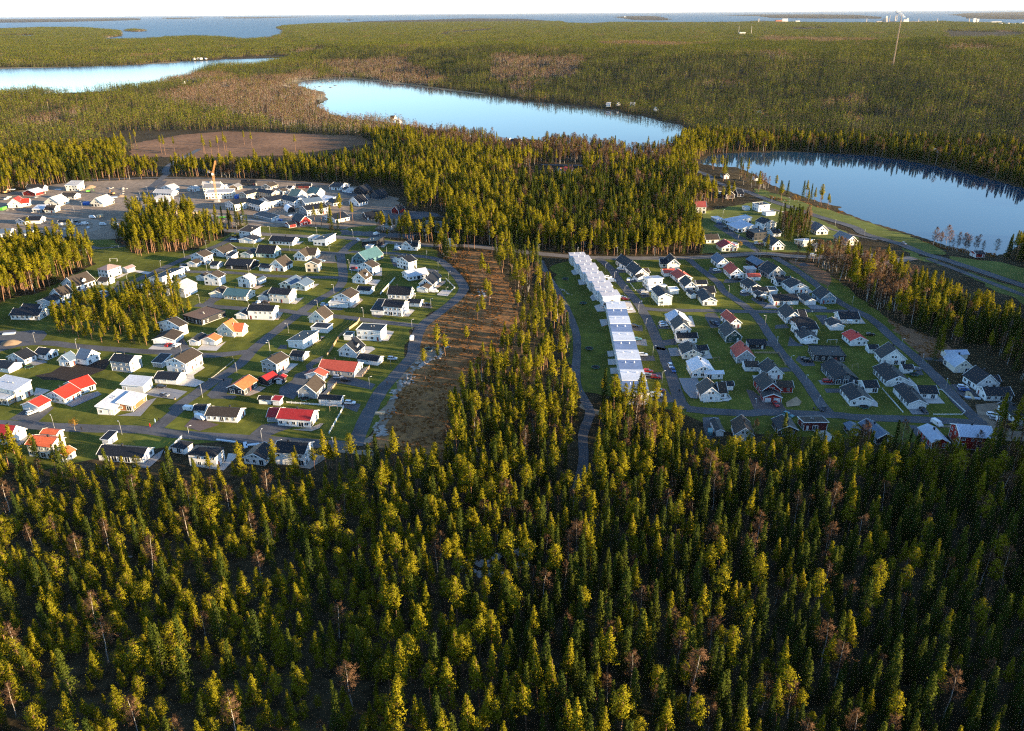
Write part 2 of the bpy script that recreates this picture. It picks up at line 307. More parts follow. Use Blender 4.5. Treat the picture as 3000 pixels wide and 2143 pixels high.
white_house|white two-storey house with dark gable roof beside the pine clump|N 900 862 825 822 1017 842 2 l black white
dark_house|black two-storey modern house with wooden details beside the pine clump|N 790 972 690 932 932 962 2 f black darkwall
garage|white garage with black roof in front of the pine clump|N 1000 927 945 890 1082 920 g r black white
cream_house|cream gabled house with black roof on the sunlit main road lawn|N 990 1077 900 1012 1117 1067 h l black cream
blue_roof_house|low house with pale blue lean-to roof beside the pine clump|N 1330 1037 1245 1000 1445 1025 1 q palebluemetal tan
tan_shed|low tan building beside the main road lawn|N 1470 1092 1405 1050 1552 1085 1 f palegrey tan
cream_house|cream gabled house with grey roof beside the lakeside road|N 1480 907 1430 862 1592 892 h l greytile cream
cream_house|second cream gabled house with grey roof, half behind bushes by the lakeside road|N 1815 1027 1705 962 1912 1010 h l greytile cream
red_roof_house|cream bungalow with red roof beside the main road junction|N 430 1092 370 1042 602 1085 1 l deepred cream;N 580 1060 520 1040 612 1050 1 f palegrey cream
grey_roof_house|cream house with brown roof at the birch edge by the main road|N 260 1002 215 960 400 995 1 r brown cream
log_cabin|dark timber house with brown roof beside the lake road|N 480 503 435 472 567 497 h l brown darkwood
cream_house|cream gabled cottage by the lake road woods|N 400 452 365 425 462 445 1 r brown cream
dark_house|small dark house beside the log house|N 610 482 575 455 670 478 1 r black darkwood
cream_house|cream cottage with dark roof between lakeside trees|N 460 285 435 262 507 280 h l brown cream
white_shed|small white boat house on the lake shore|N 800 305 775 290 835 302 g r black white
red_roof_house|red-roofed villa with white gables in the woods before the lake|H 2120 358 2025 350 2237 340 1 r brick cream
white_house|white cottage with dark roof beside the red-roofed villa in the woods|H 2274 385 2190 360 2330 370 1 r black white
white_house|small white cottage with pale roof at the far lakeside wood|H 1580 65 1507 52 1597 50 1 l palegrey white
white_house|small white cottage with black roof at the far lakeside wood|H 1690 78 1605 68 1712 65 1 l black white
white_house|long white cottage with dark roof at the far lakeside wood|H 1860 88 1752 72 1895 72 1 l black white
red_shed|dark red shed beside the gravel yard at the lake|O 1735 590 1690 560 1815 580 g r black barnred
"""
TOWN_A = ('I', (338, 268), (733, 812), 10)      # upper townhouse row: near left base corners, far and near unit
TOWN_B = ('I', (812, 975), (1043, 2118), 10)    # lower row, ends behind two tall pines

ROADS = [  # name, width, surface, points
 ('street', 6.5, 'asphalt', 'A -300 905 -150 915 300 932 900 967 1600 987 B 50 1032 700 1077 1500 1130 2050 1168'),
 ('street', 6.0, 'asphalt', 'A 1740 968 2060 690 B 20 775 440 470 760 262 D 960 1192 1230 980 1430 830 1620 690 1850 560 1915 430 1895 250 1880 165'),
 ('street', 6.0, 'asphalt', 'C -200 1290 200 1180 520 1158 900 1200 1450 1242 2000 1275 D 100 1287 500 1293 900 1250'),
 ('street', 5.5, 'asphalt', 'D 280 735 700 770 1250 800 1430 830 1800 860 E 500 1075 900 1122 1250 1160'),
 ('street', 6.2, 'asphalt', 'B 2050 1168 R 470 1230 600 940 780 640 1000 400 1180 180 E 1190 1360 1275 1160 1440 1030 1620 890 1735 760 1690 640 1580 520 1470 430 1330 395 1050 365 900 350 480 337'),
 ('street', 5.5, 'asphalt', 'E 480 337 D 1880 165 1500 137 1250 120 900 112 650 90'),
 ('street', 6.0, 'asphalt', 'E 380 345 480 255 570 198'),
 ('collector_road', 8.0, 'asphaltlight', 'G 100 700 330 720 700 747 1050 785 1400 805 1750 820 E 250 165 600 197 1000 237 1400 267 Q 600 277 1100 332 1600 387 2000 422 I 600 162 1000 168 1600 168 2200 152 N 500 1135 900 1112 1250 1145 1700 1150 2100 1130 O 600 660 1050 590'),
 ('street', 6.0, 'asphalt', 'G 720 800 D 560 62 250 182 0 292 C 1700 377 1450 492 1250 592 1000 702 790 800'),
 ('street', 5.0, 'asphalt', 'C 1760 355 D 0 345 250 367 650 377 1050 410 1500 427 1870 432'),
 ('dirt_street', 7.0, 'dirt', 'F -100 470 400 500 800 532 1050 565 1075 640 900 700 700 725'),
 ('footpath', 3.0, 'asphalt', 'F 700 728 900 805 1100 862 1400 838'),
 ('footpath', 3.0, 'asphalt', 'F 730 915 1000 875 1150 865'),
 ('curved_road', 7.0, 'asphalt', 'F 1570 500 1475 405 1530 320 1680 190 1800 85 1860 30 S 1100 470 1130 420 1260 350 1330 312'),
 ('curved_road', 5.0, 'asphalt', 'F 1640 450 1700 270 1830 120'),
 ('forest_road', 6.0, 'asphalt', 'S 600 520 950 505 1130 505 1500 510 1900 530 2160 545'),
 ('gravel_road', 5.0, 'gravellight', 'G 120 380 150 460 250 520 400 570 700 600 1000 642 1350 652'),
 ('street', 5.5, 'asphalt', 'I 700 172 850 300 960 450 1080 600 1230 780 1330 950 1430 1150 1520 1380 J 1080 330 1180 600 1280 900 1330 1040 1420 1130'),
 ('street', 6.0, 'asphalt', 'J 1420 1130 1700 1162 2274 1192 L 600 1082 1300 1112 1700 1132 M 0 1112 600 1132 1200 1162 1600 1192'),
 ('street', 5.0, 'asphalt', 'I 1300 835 1500 860 2274 872 K 640 882 1000 882 1500 872 2000 882 2140 890'),
 ('street', 5.0, 'asphalt', 'I 1880 170 2050 310 2274 485 K 330 620 600 805 760 950 900 1150 1050 1380 L 980 430 1200 700 1400 1000 1530 1118'),
 ('street', 5.5, 'asphalt', 'K 1000 160 1300 335 1600 560 1900 780 2274 975 M 500 200 760 420 1000 650 1250 930 1400 1080 1500 1180'),
 ('lakeside_road', 7.5, 'asphalt', 'H 1900 270 2100 275 V 1480 372 1560 385 N 370 320 700 420 900 500 1200 600 1500 700 1900 820 O 500 325 900 440 1150 540 1500 645 2274 905 2700 1050'),
 ('gravel_track', 5.0, 'asphalt', 'O 1200 600 1700 790 2274 1010 2700 1150'),
 ('footpath', 3.0, 'asphaltlight', 'N 950 610 1300 705 1700 858 2150 962'),
 ('footpath', 4.0, 'asphalt', 'Q 1560 470 1620 600 1690 730 1800 900 1905 1100 1990 1300 2050 1546 T 1385 40 1440 180 1500 290 1485 380 1445 500 1450 700 1400 960'),
]
# ground sheets: name, surface, height, outline
SHEETS = [
 ('lawn', 'lawn', .03, 'V -80 1010 -80 690 100 645 250 565 420 558 560 500 760 518 960 545 1000 600 1025 650 910 735 880 860 830 960 770 1035 560 1052 200 1052'),
 ('lawn', 'lawn', .03, 'V 1225 590 1300 572 1700 572 1830 600 1960 700 2130 880 2160 960 2000 985 1600 955 1480 905 1290 870 1262 800 1250 690'),
 ('lawn', 'lawnlight', .03, 'V 1560 470 1700 445 1800 480 1910 530 1850 562 1700 560 1560 562'),
 ('lawn', 'lawn', .03, 'F 780 740 1100 700 1390 850 1480 930 1400 1040 1080 1060 980 880 720 930 600 860'),
 ('lawn', 'lawn', .03, 'G 1380 720 1540 690 1800 740 2274 680 2270 780 1500 760'),
 ('lakeside_lawn', 'lawnlight', .03, 'N 800 380 960 420 1200 500 1500 600 1700 650 2274 840 2274 925 1900 810 1500 690 1000 510 800 440'),
 ('lakeside_lawn', 'lawnlight', .03, 'O 100 90 500 230 1000 340 1200 420 1400 520 1400 560 1150 530 900 430 500 310 100 170'),
 ('building_site', 'gravel', .025, 'V -80 445 150 405 330 398 600 398 800 415 880 440 900 480 870 512 640 505 450 498 300 490 280 530 150 535 -80 555'),
 ('heath_clearing', 'heath', .02, 'V 990 556 1085 556 1135 640 1150 715 1100 785 1035 850 1000 930 985 1035 850 1035 790 1030 835 960 885 860 925 735 1050 645'),
 ('heath_clearing', 'heathdark', .02, 'V 290 320 400 300 500 292 640 296 800 302 830 320 640 345 430 352 290 346'),
 ('bare_slope', 'heathdark', .02, 'M 400 -60 700 60 1300 330 1060 420 850 400 600 180'),
 ('bare_slope', 'heathdark', .02, 'K 1200 190 1500 230 1750 420 1700 560 1500 440'),
 ('bare_soil', 'soil', .05, 'A 400 390 700 280 1200 200 1200 300 850 470 620 450'),
 ('gravel_yard', 'gravelblue', .05, 'C -100 1010 350 1020 520 1060 480 1150 200 1170 -100 1260'),
 ('gravel_plot', 'gravel', .05, 'D 1660 160 1830 165 1840 290 1650 270'),
 ('parking_lot', 'asphalt', .05, 'E 350 95 1000 130 1200 150 1180 190 600 160 350 145'),
 ('gravel_strip', 'gravelblue', .05, 'B 1180 620 1330 640 1480 500 1680 175 1640 170 1480 320 1300 440'),
 ('road_verge', 'gravel', .022, 'R 560 1420 720 1000 980 560 1200 250 1350 60 1580 60 1500 200 1280 330 1120 480 960 700 880 1000 700 1300'),
 ('road_verge', 'gravel', .022, 'B 1700 1190 2050 1200 2274 1230 2274 1400 1950 1330 1800 1230'),
 ('forest_path_verge', 'sand', .022, 'T 1440 190 1530 280 1700 335 1690 365 1500 345 1400 260'),
 ('grass_verge', 'lawnlight', .026, 'O 900 470 1150 570 1500 690 2274 950 2400 1000 2400 1150 2274 1110 1800 870 1450 700 1200 630 1000 590'),
 ('grass_verge', 'lawnlight', .026, 'O 1400 570 1700 610 2000 640 2400 740 2400 920 2274 870 1500 640'),
 ('school_yard', 'asphalt', .05, 'H 400 690 800 720 1000 760 560 800 420 780'),
]
PATIOS = [  # (surface, outline) terraces and forecourts
 ('paving', 'A 300 245 400 210 490 215 530 238 390 275'), ('paving', 'A 735 712 870 618 1085 560 1130 597 860 715 800 735'),
 ('paving', 'A 1300 832 1490 790 1622 668 1745 630 1560 838'), ('pavinglight', 'A 1970 492 2075 375 2235 258 2274 300 2150 380 2160 420 2274 455 2170 512'),
 ('pavinglight', 'A 375 600 400 520 560 548 470 600 380 610'), ('paving', 'A 20 1175 130 1170 285 1055 330 1045 250 1150 90 1220'),
 ('paving', 'A 1470 1368 1595 1370 1728 1262 1820 1205 1780 1300 1650 1415 1480 1400'), ('pavinglight', 'B 290 1400 520 1418 618 1325 640 1250 765 1255 590 1440'),
 ('decking', 'B 1300 1390 1500 1395 1585 1262 1700 1275 1720 1310 1550 1425'), ('decking', 'B 815 608 985 505 1060 520 990 570 880 612'),
 ('decking', 'B 1405 640 1615 646 1740 535 1740 475 1840 480 1700 625 1640 640'), ('pavinglight', 'B 1200 350 1320 295 1330 250 1420 255 1290 362'),
 ('decking', 'B 1350 990 1555 968 1660 920 1700 920 1650 975 1560 1008'), ('pavinglight', 'B 2150 60 2240 65 2274 90 2200 140 2120 150'),
 ('decking', 'B 2040 405 2150 300 2215 280 2210 310 2130 405'), ('paving', 'C 860 585 1042 510 1080 520 940 585'),
 ('pavinglight', 'C 1280 440 1362 395 1420 385 1370 420 1310 445'), ('pavinglight', 'C 1420 385 1500 350 1690 375 1640 400 1500 372'),
 ('pavinglight', 'C 1830 515 2032 410 2080 415 1900 500'), ('decking', 'D 905 555 975 525 1050 520 960 565'),
 ('pavinglight', 'D 1335 722 1400 668 1480 655 1390 730'), ('pavinglight', 'D 1560 545 1600 505 1650 505 1580 558'),
 ('decking', 'D 1150 908 1195 855 1190 815 1250 825 1200 905'), ('decking', 'D 1500 1222 1672 1135 1665 1085 1720 1085 1560 1200'),
 ('decking', 'D 1965 772 2000 762 2078 695 2070 640 2140 685 2040 770'), ('pavinglight', 'D 2180 500 2248 462 2250 460 2320 470 2240 520'),
 ('pavinglight', 'E 740 600 768 565 760 500 830 515 830 605'), ('pavinglight', 'E 700 690 735 645 815 650 760 720'),
 ('pavinglight', 'E 1060 1055 1122 992 1125 970 1195 985 1130 1055'), ('pavinglight', 'E 830 1330 877 1260 880 1210 965 1225 900 1325'),
 ('pavinglight', 'E 1440 810 1500 760 1610 770 1560 830 1450 820'), ('decking', 'E 1400 750 1495 665 1540 660 1530 690 1430 755'),
 ('pavinglight', 'E 815 285 842 248 905 235 850 290'), ('paving', 'E 460 540 500 400 540 400 590 500 580 560'),
 ('pavinglight', 'I 580 690 640 640 700 720 620 745'), ('pavinglight', 'I 640 810 730 780 800 880 680 885'), ('pavinglight', 'I 710 990 810 985 820 1060 740 1085'),
 ('pavinglight', 'I 330 340 400 310 440 385 360 395'), ('pavinglight', 'I 420 460 500 450 530 520 440 530'),
 ('pavinglight', 'J 355 365 440 360 450 435 370 440'), ('pavinglight', 'J 365 470 470 470 480 545 375 550'), ('pavinglight', 'J 395 590 500 585 510 665 405 672'), ('pavinglight', 'J 430 700 520 700 530 780 470 785'),
 ('paving', 'J 1310 725 1560 725 1600 830 1560 1000 1470 990 1380 890'), ('pavinglight', 'J 1860 1030 1935 985 1940 945 2010 1005 1970 1035'),
 ('pavinglight', 'I 1900 1090 1920 1010 1890 940 1940 945 1985 1085'), ('pavinglight', 'I 1985 1520 2150 1460 2150 1370 2220 1510'),
 ('paving', 'J 1165 325 1290 320 1340 430 1200 435'), ('paving', 'K 840 840 940 760 1000 800 1040 845'), ('paving', 'K 1420 800 1545 790 1690 830 1690 850 1480 850'),
 ('pavinglight', 'K 1440 650 1440 570 1510 620'), ('pavinglight', 'K 1920 1045 2112 1040 2150 970 2210 1045'), ('pavinglight', 'L 1640 680 1870 710 1890 675 1740 510 1720 510'),
 ('pavinglight', 'L 2050 1003 2060 950 2000 830 2145 970 2145 1020'), ('pavinglight', 'M 600 720 660 640 765 740 640 750'), ('pavinglight', 'M 820 900 990 895 1000 850 1090 950 880 950'),
 ('paving', 'M 650 1020 860 1018 900 1080 700 1080'), ('pavinglight', 'L 400 900 480 1020'.replace('L 400 900 480 1020', 'L 1290 1340 1445 1330 1600 1440 1550 1485 1410 1480')),
 ('sand', 'L 920 960 1060 880 1130 950 1100 1000 930 1020'), ('pavinglight', 'L 470 600 560 600 540 650 500 650'),
 ('pavinglight', 'N 700 820 760 800 860 790 800 840'), ('pavinglight', 'G 1000 870 1050 825 1010 830 960 880'),
 ('pavinglight', 'G 1100 1000 1100 1001 1100 1002'.replace('G 1100 1000 1100 1001 1100 1002', 'G 1380 880 1480 865 1430 900 1340 905')),
]
DRIVES = [  # asphalt or gravel drives
 ('asphalt', 'A 100 870 275 760 440 795 555 720 600 740 420 900'), ('paving', 'A 1600 590 1750 500 2080 560 1960 650 1760 625'),
 ('asphaltred', 'B 150 950 270 820 400 830 420 895 540 930 320 1000'), ('asphalt', 'B 400 600 600 400 690 420 620 590 740 610 700 640 450 640'),
 ('asphalt', 'B 880 1040 1010 930 1185 905 1360 960 1200 1010 1090 1060'), ('asphalt', 'B 1730 470 1800 380 2040 405 2274 480 2230 540 1900 470'),
 ('asphalt', 'B 1890 715 1935 670 2110 700 2070 790 1930 740'), ('asphalt', 'C 1880 1260 1940 1180 2030 1095 2100 1200 2200 1225 2180 1290'),
 ('pavinglight', 'C 1640 1230 1700 1180 1940 1180 1890 1235'), ('pavinglight', 'D 290 1235 350 1175 505 1190 620 1140 510 1245'),
 ('asphalt', 'C 580 755 690 695 900 720 870 760 620 765'), ('asphalt', 'C 1280 520 1300 470 1460 480 1400 530'),
 ('asphalt', 'D 360 720 445 650 590 660 500 700 470 735'), ('asphalt', 'D 900 710 975 690 1100 705 1100 740 900 730'),
 ('asphalt', 'D 1630 790 1700 720 1770 730 1770 770 1920 775 1900 795'), ('asphalt', 'D 1180 1230 1220 1180 1290 1180 1290 1225'),
 ('asphalt', 'E 720 1050 735 1020 850 1042 870 1035 800 1070'), ('asphalt', 'E 940 330 980 260 1040 280 1045 320'), ('asphalt', 'E 910 380 975 380 1020 505 960 500'),
 ('asphalt', 'E 1250 930 1292 920 1390 935 1370 965 1260 950'), ('asphalt', 'E 1300 560 1350 520 1470 545 1440 570'),
 ('asphalt', 'I 920 365 930 310 1040 310 1080 360'), ('asphalt', 'I 1060 490 1080 455 1170 450 1220 485 1080 500'), ('asphalt', 'I 1200 600 1290 560 1370 610 1380 680 1280 700'),
 ('pavinglight', 'I 1010 800 1060 740 1120 745 1200 890 1100 900 1010 870'), ('asphalt', 'I 1140 1130 1130 1065 1280 1065 1290 1145'), ('paving', 'I 1170 1320 1180 1245 1330 1250 1350 1340'),
 ('asphalt', 'I 1490 1110 1480 1060 1600 1050 1660 1110'), ('asphalt', 'I 1520 1340 1510 1270 1720 1240 1745 1320'), ('asphalt', 'I 2110 920 2250 900 2270 1060 2170 1060'),
 ('asphalt', 'J 800 490 790 400 980 430 1000 490'), ('asphalt', 'J 850 730 860 670 1080 640 1100 740'), ('asphalt', 'J 950 1010 1000 900 1150 870 1270 1040 1100 1050'),
 ('asphalt', 'K 110 350 140 290 300 320 300 360 180 380'), ('asphalt', 'K 310 500 340 450 600 445 620 470 480 495'), ('asphalt', 'K 530 660 540 600 650 632 690 660 600 680'),
 ('asphalt', 'K 680 720 700 690 900 760 960 820 900 850'), ('asphalt', 'K 70 960 100 900 220 910 280 1000 270 1090 150 1100'), ('asphalt', 'K 1000 1110 1010 1060 1150 1050 1200 1100'),
 ('asphalt', 'K 1170 1340 1200 1210 1290 1290 1390 1340'), ('asphalt', 'K 860 1330 870 1275 960 1265 1040 1370'), ('asphalt', 'K 1540 930 1700 930 1690 1040 1640 1060'),
 ('asphaltred', 'L 390 780 480 800 600 890 615 955 860 955 940 1070 500 1060'), ('asphalt', 'L 1050 390 1090 330 1290 410 1310 470 1150 470'), ('paving', 'L 1350 660 1500 650 1560 720 1390 715'),
 ('asphalt', 'L 1430 770 1640 770 1660 825 1460 825'), ('asphalt', 'L 780 490 940 490 1000 540 850 550'), ('asphalt', 'M 830 420 870 400 1070 400 1080 470 1060 450'),
 ('asphalt', 'M 1150 720 1310 710 1480 830 1480 900 1350 900 1250 830'), ('gravel', 'M 1450 960 1740 930 1760 1050 1900 1200 2050 1230 1800 1300 1500 1180'), ('asphalt', 'M 700 590 800 530 840 610 700 600'),
 ('gravel', 'M 900 1230 1200 1200 1700 1230 2100 1290 2100 1400 1650 1380 1600 1240 1150 1230'), ('asphalt', 'M 660 1200 760 1210 800 1330 900 1480 860 1490 740 1330'),
 ('asphalt', 'N 340 800 440 770 520 830 600 900 690 940 860 1080 820 1100 500 900'), ('asphalt', 'N 700 1010 690 990 890 990 900 1020'), ('asphalt', 'K 200 200 140 230 150 300 240 300'.replace('K 200 200 140 230 150 300 240 300', 'J 1630 1245 1840 1240 1870 1300 1800 1500 1690 1545 1640 1380')),
 ('asphalt', 'G 620 880 660 830 780 820 790 870'), ('asphalt', 'G 1860 310 1900 280 2080 330 2230 390 2180 400 1950 350'),
]
# ------------------------------------------------------------------ materials
MATS = {}
def mat(name, c, rough=.8, var=.18, scale=.6, spec=.25, metal=0.0, seam=0.0, c2=None, scale2=None, lowvar=.12, bump=0.0):
    if name in MATS: return MATS[name]
    m = bpy.data.materials.new(name); m.use_nodes = True; nt = m.node_tree; N = nt.nodes; L = nt.links
    b = N['Principled BSDF']; b.inputs['Roughness'].default_value = rough
    b.inputs['Specular IOR Level'].default_value = spec; b.inputs['Metallic'].default_value = metal
    g = N.new('ShaderNodeNewGeometry'); no = N.new('ShaderNodeTexNoise'); no.inputs['Scale'].default_value = scale; no.inputs['Detail'].default_value = 5
    no.inputs['Roughness'].default_value = .65
    L.new(g.outputs['Position'], no.inputs['Vector'])
    rmp = N.new('ShaderNodeValToRGB'); e = rmp.color_ramp.elements
    e[0].position = .33; e[1].position = .67
    a = c2 if c2 else tuple(x*(1-var) for x in c)
    e[0].color = (*a, 1); e[1].color = (*(c if c2 else tuple(min(x*(1+var), .95) for x in c)), 1)
    L.new(no.outputs['Fac'], rmp.inputs[0])
    n2 = N.new('ShaderNodeTexNoise'); n2.inputs['Scale'].default_value = scale2 if scale2 else scale*.07; n2.inputs['Detail'].default_value = 3
    L.new(g.outputs['Position'], n2.inputs['Vector'])
    mr = N.new('ShaderNodeMapRange'); mr.inputs[1].default_value = .3; mr.inputs[2].default_value = .7
    mr.inputs[3].default_value = 1-lowvar; mr.inputs[4].default_value = 1+lowvar
    L.new(n2.outputs['Fac'], mr.inputs[0])
    hs = N.new('ShaderNodeHueSaturation'); L.new(rmp.outputs[0], hs.inputs['Color']); L.new(mr.outputs[0], hs.inputs['Value'])
    out = hs.outputs[0]
    if seam:
        uv = N.new('ShaderNodeUVMap'); sx = N.new('ShaderNodeSeparateXYZ'); L.new(uv.outputs[0], sx.inputs[0])
        mo = N.new('ShaderNodeMath'); mo.operation = 'PINGPONG'; mo.inputs[1].default_value = seam/2; L.new(sx.outputs[0], mo.inputs[0])
        lt = N.new('ShaderNodeMath'); lt.operation = 'LESS_THAN'; lt.inputs[1].default_value = seam*.12; L.new(mo.outputs[0], lt.inputs[0])
        mx = N.new('ShaderNodeMix'); mx.data_type = 'RGBA'; L.new(lt.outputs[0], mx.inputs[0]); L.new(out, mx.inputs[6])
        mx.inputs[7].default_value = (*(x*.62 for x in c), 1); out = mx.outputs[2]
        bp = N.new('ShaderNodeBump'); bp.inputs['Strength'].default_value = .5; bp.inputs['Distance'].default_value = .05
        L.new(lt.outputs[0], bp.inputs['Height']); L.new(bp.outputs[0], b.inputs['Normal'])
    elif bump:
        bp = N.new('ShaderNodeBump'); bp.inputs['Strength'].default_value = 1.0; bp.inputs['Distance'].default_value = bump
        L.new(no.outputs['Fac'], bp.inputs['Height']); L.new(bp.outputs[0], b.inputs['Normal'])
    L.new(out, b.inputs['Base Color'])
    MATS[name] = m; return m

ROOFC = {  # colour, seam spacing, roughness
 'black': ((.013, .014, .017), 0, .5), 'brown': ((.042, .033, .026), 0, .75), 'red': ((.55, .035, .02), .45, .45), 'deepred': ((.30, .022, .022), 0, .6),
 'orange': ((.60, .12, .045), 0, .7), 'brick': ((.38, .07, .045), 0, .7), 'palemetal': ((.52, .54, .58), .5, .45), 'palegrey': ((.42, .40, .38), 0, .7),
 'bluemetal': ((.09, .13, .19), .5, .4), 'palebluemetal': ((.40, .46, .56), .55, .42), 'whitemetal': ((.62, .64, .68), .5, .45), 'teal': ((.06, .13, .15), .4, .5),
 'greenroof': ((.12, .17, .14), 0, .6), 'greytile': ((.17, .17, .18), 0, .7), 'pinkbrown': ((.26, .19, .18), 0, .7), 'plank': ((.16, .10, .07), .6, .8),
 'townlilac': ((.50, .49, .52), .55, .5), 'townblue': ((.16, .22, .36), .55, .38)}
WALLC = {
 'white': (.74, .73, .70), 'cream': (.74, .69, .57), 'greywall': (.30, .31, .32), 'darkwall': (.030, .030, .033), 'navy': (.045, .06, .08), 'wood': (.45, .30, .17),
 'brownwood': (.30, .12, .05), 'tan': (.48, .42, .33), 'green': (.42, .52, .44), 'palegreen': (.52, .60, .54), 'teal': (.09, .17, .19), 'barnred': (.25, .022, .018),
 'darkred': (.10, .02, .02), 'bluewall': (.20, .28, .34), 'darkgreen': (.035, .065, .055), 'containers': (.52, .38, .32), 'darkwood': (.07, .05, .04)}
def roof_mat(k):
    c, s, r = ROOFC[k]; return mat('roof_'+k, c, rough=r, var=.22, scale=1.3, seam=s, spec=.22)
def wall_mat(k): return mat('wall_'+k, WALLC[k], rough=.75, var=.05, scale=1.0, spec=.2, seam=0)
SURF = {
 'asphalt': mat('asphalt', (.078, .078, .084), rough=.85, var=.22, scale=.9, scale2=.09, lowvar=.30),
 'asphaltlight': mat('asphalt_light', (.14, .125, .115), rough=.9, var=.15, scale=.7, scale2=.1, lowvar=.2),
 'asphaltred': mat('asphalt_red', (.10, .075, .07), rough=.9, var=.15, scale=.8),
 'dirt': mat('dirt', (.27, .215, .165), rough=.95, var=.3, scale=.35, bump=.06),
 'gravel': mat('gravel', (.29, .215, .150), rough=.95, c2=(.13, .098, .072), scale=.25, scale2=.02, lowvar=.3, bump=.12),
 'gravelblue': mat('gravel_blue', (.10, .105, .115), rough=.95, c2=(.065, .066, .07), scale=.5, lowvar=.25),
 'gravellight': mat('gravel_light', (.36, .31, .26), rough=.95, var=.2, scale=.6),
 'lawn': mat('lawn_grass', (.130, .132, .022), rough=.95, c2=(.066, .078, .016), scale=.22, scale2=.03, lowvar=.35, spec=.05, bump=.04),
 'lawnlight': mat('lawn_grass_pale', (.145, .155, .038), rough=.95, c2=(.09, .11, .028), scale=.12, scale2=.015, lowvar=.25, spec=.05, bump=.05),
 'heath': mat('heath', (.32, .155, .055), rough=.95, c2=(.11, .062, .03), scale=.35, scale2=.03, lowvar=.35, spec=.05, bump=.25),
 'heathdark': mat('heath_dark', (.25, .135, .072), rough=.95, c2=(.12, .072, .045), scale=.16, scale2=.012, lowvar=.3, spec=.05, bump=.25),
 'soil': mat('bare_soil', (.024, .017, .014), rough=.95, var=.25, scale=.5, bump=.06),
 'sand': mat('sand', (.30, .21, .13), rough=.95, var=.2, scale=.3),
 'paving': mat('paving', (.21, .21, .22), rough=.9, var=.12, scale=1.2), 'pavinglight': mat('paving_light', (.44, .41, .38), rough=.9, var=.1, scale=1.2),
 'decking': mat('decking', (.36, .29, .23), rough=.85, var=.15, scale=1.0)}
WHITE = mat('white_paint', (.8, .8, .78), rough=.6, var=.03)
GLASS = mat('window_glass', (.02, .026, .034), rough=.08, var=.1, spec=.6)
DOORM = mat('door_paint', (.22, .05, .04), rough=.6, var=.1)
GDOOR = mat('garage_door', (.62, .62, .62), rough=.5, var=.04)
METAL = mat('galvanised_steel', (.36, .36, .36), rough=.45, var=.08, metal=.3)
DARK = mat('dark_metal', (.03, .03, .032), rough=.5, var=.1)
CONC = mat('concrete', (.34, .33, .31), rough=.9, var=.12)
def foliage(name, c, c2, hue=.03, transl=.25):
    m = bpy.data.materials.new(name); m.use_nodes = True; nt = m.node_tree; N = nt.nodes; L = nt.links; N.clear()
    oi = N.new('ShaderNodeObjectInfo'); g = N.new('ShaderNodeNewGeometry')
    no = N.new('ShaderNodeTexNoise'); no.inputs['Scale'].default_value = .9; no.inputs['Detail'].default_value = 2; L.new(g.outputs['Position'], no.inputs['Vector'])
    ad = N.new('ShaderNodeMath'); ad.operation = 'ADD'; L.new(oi.outputs['Random'], ad.inputs[0]); L.new(no.outputs['Fac'], ad.inputs[1])
    mr = N.new('ShaderNodeMapRange'); mr.inputs[1].default_value = .35; mr.inputs[2].default_value = 1.6; L.new(ad.outputs[0], mr.inputs[0])
    mx = N.new('ShaderNodeMix'); mx.data_type = 'RGBA'; L.new(mr.outputs[0], mx.inputs[0]); mx.inputs[6].default_value = (*c, 1); mx.inputs[7].default_value = (*c2, 1)
    d = N.new('ShaderNodeBsdfDiffuse'); t = N.new('ShaderNodeBsdfTranslucent'); L.new(mx.outputs[2], d.inputs[0]); L.new(mx.outputs[2], t.inputs[0])
    ms = N.new('ShaderNodeMixShader'); ms.inputs[0].default_value = transl; L.new(d.outputs[0], ms.inputs[1]); L.new(t.outputs[0], ms.inputs[2])
    o = N.new('ShaderNodeOutputMaterial'); L.new(ms.outputs[0], o.inputs[0])
    return m

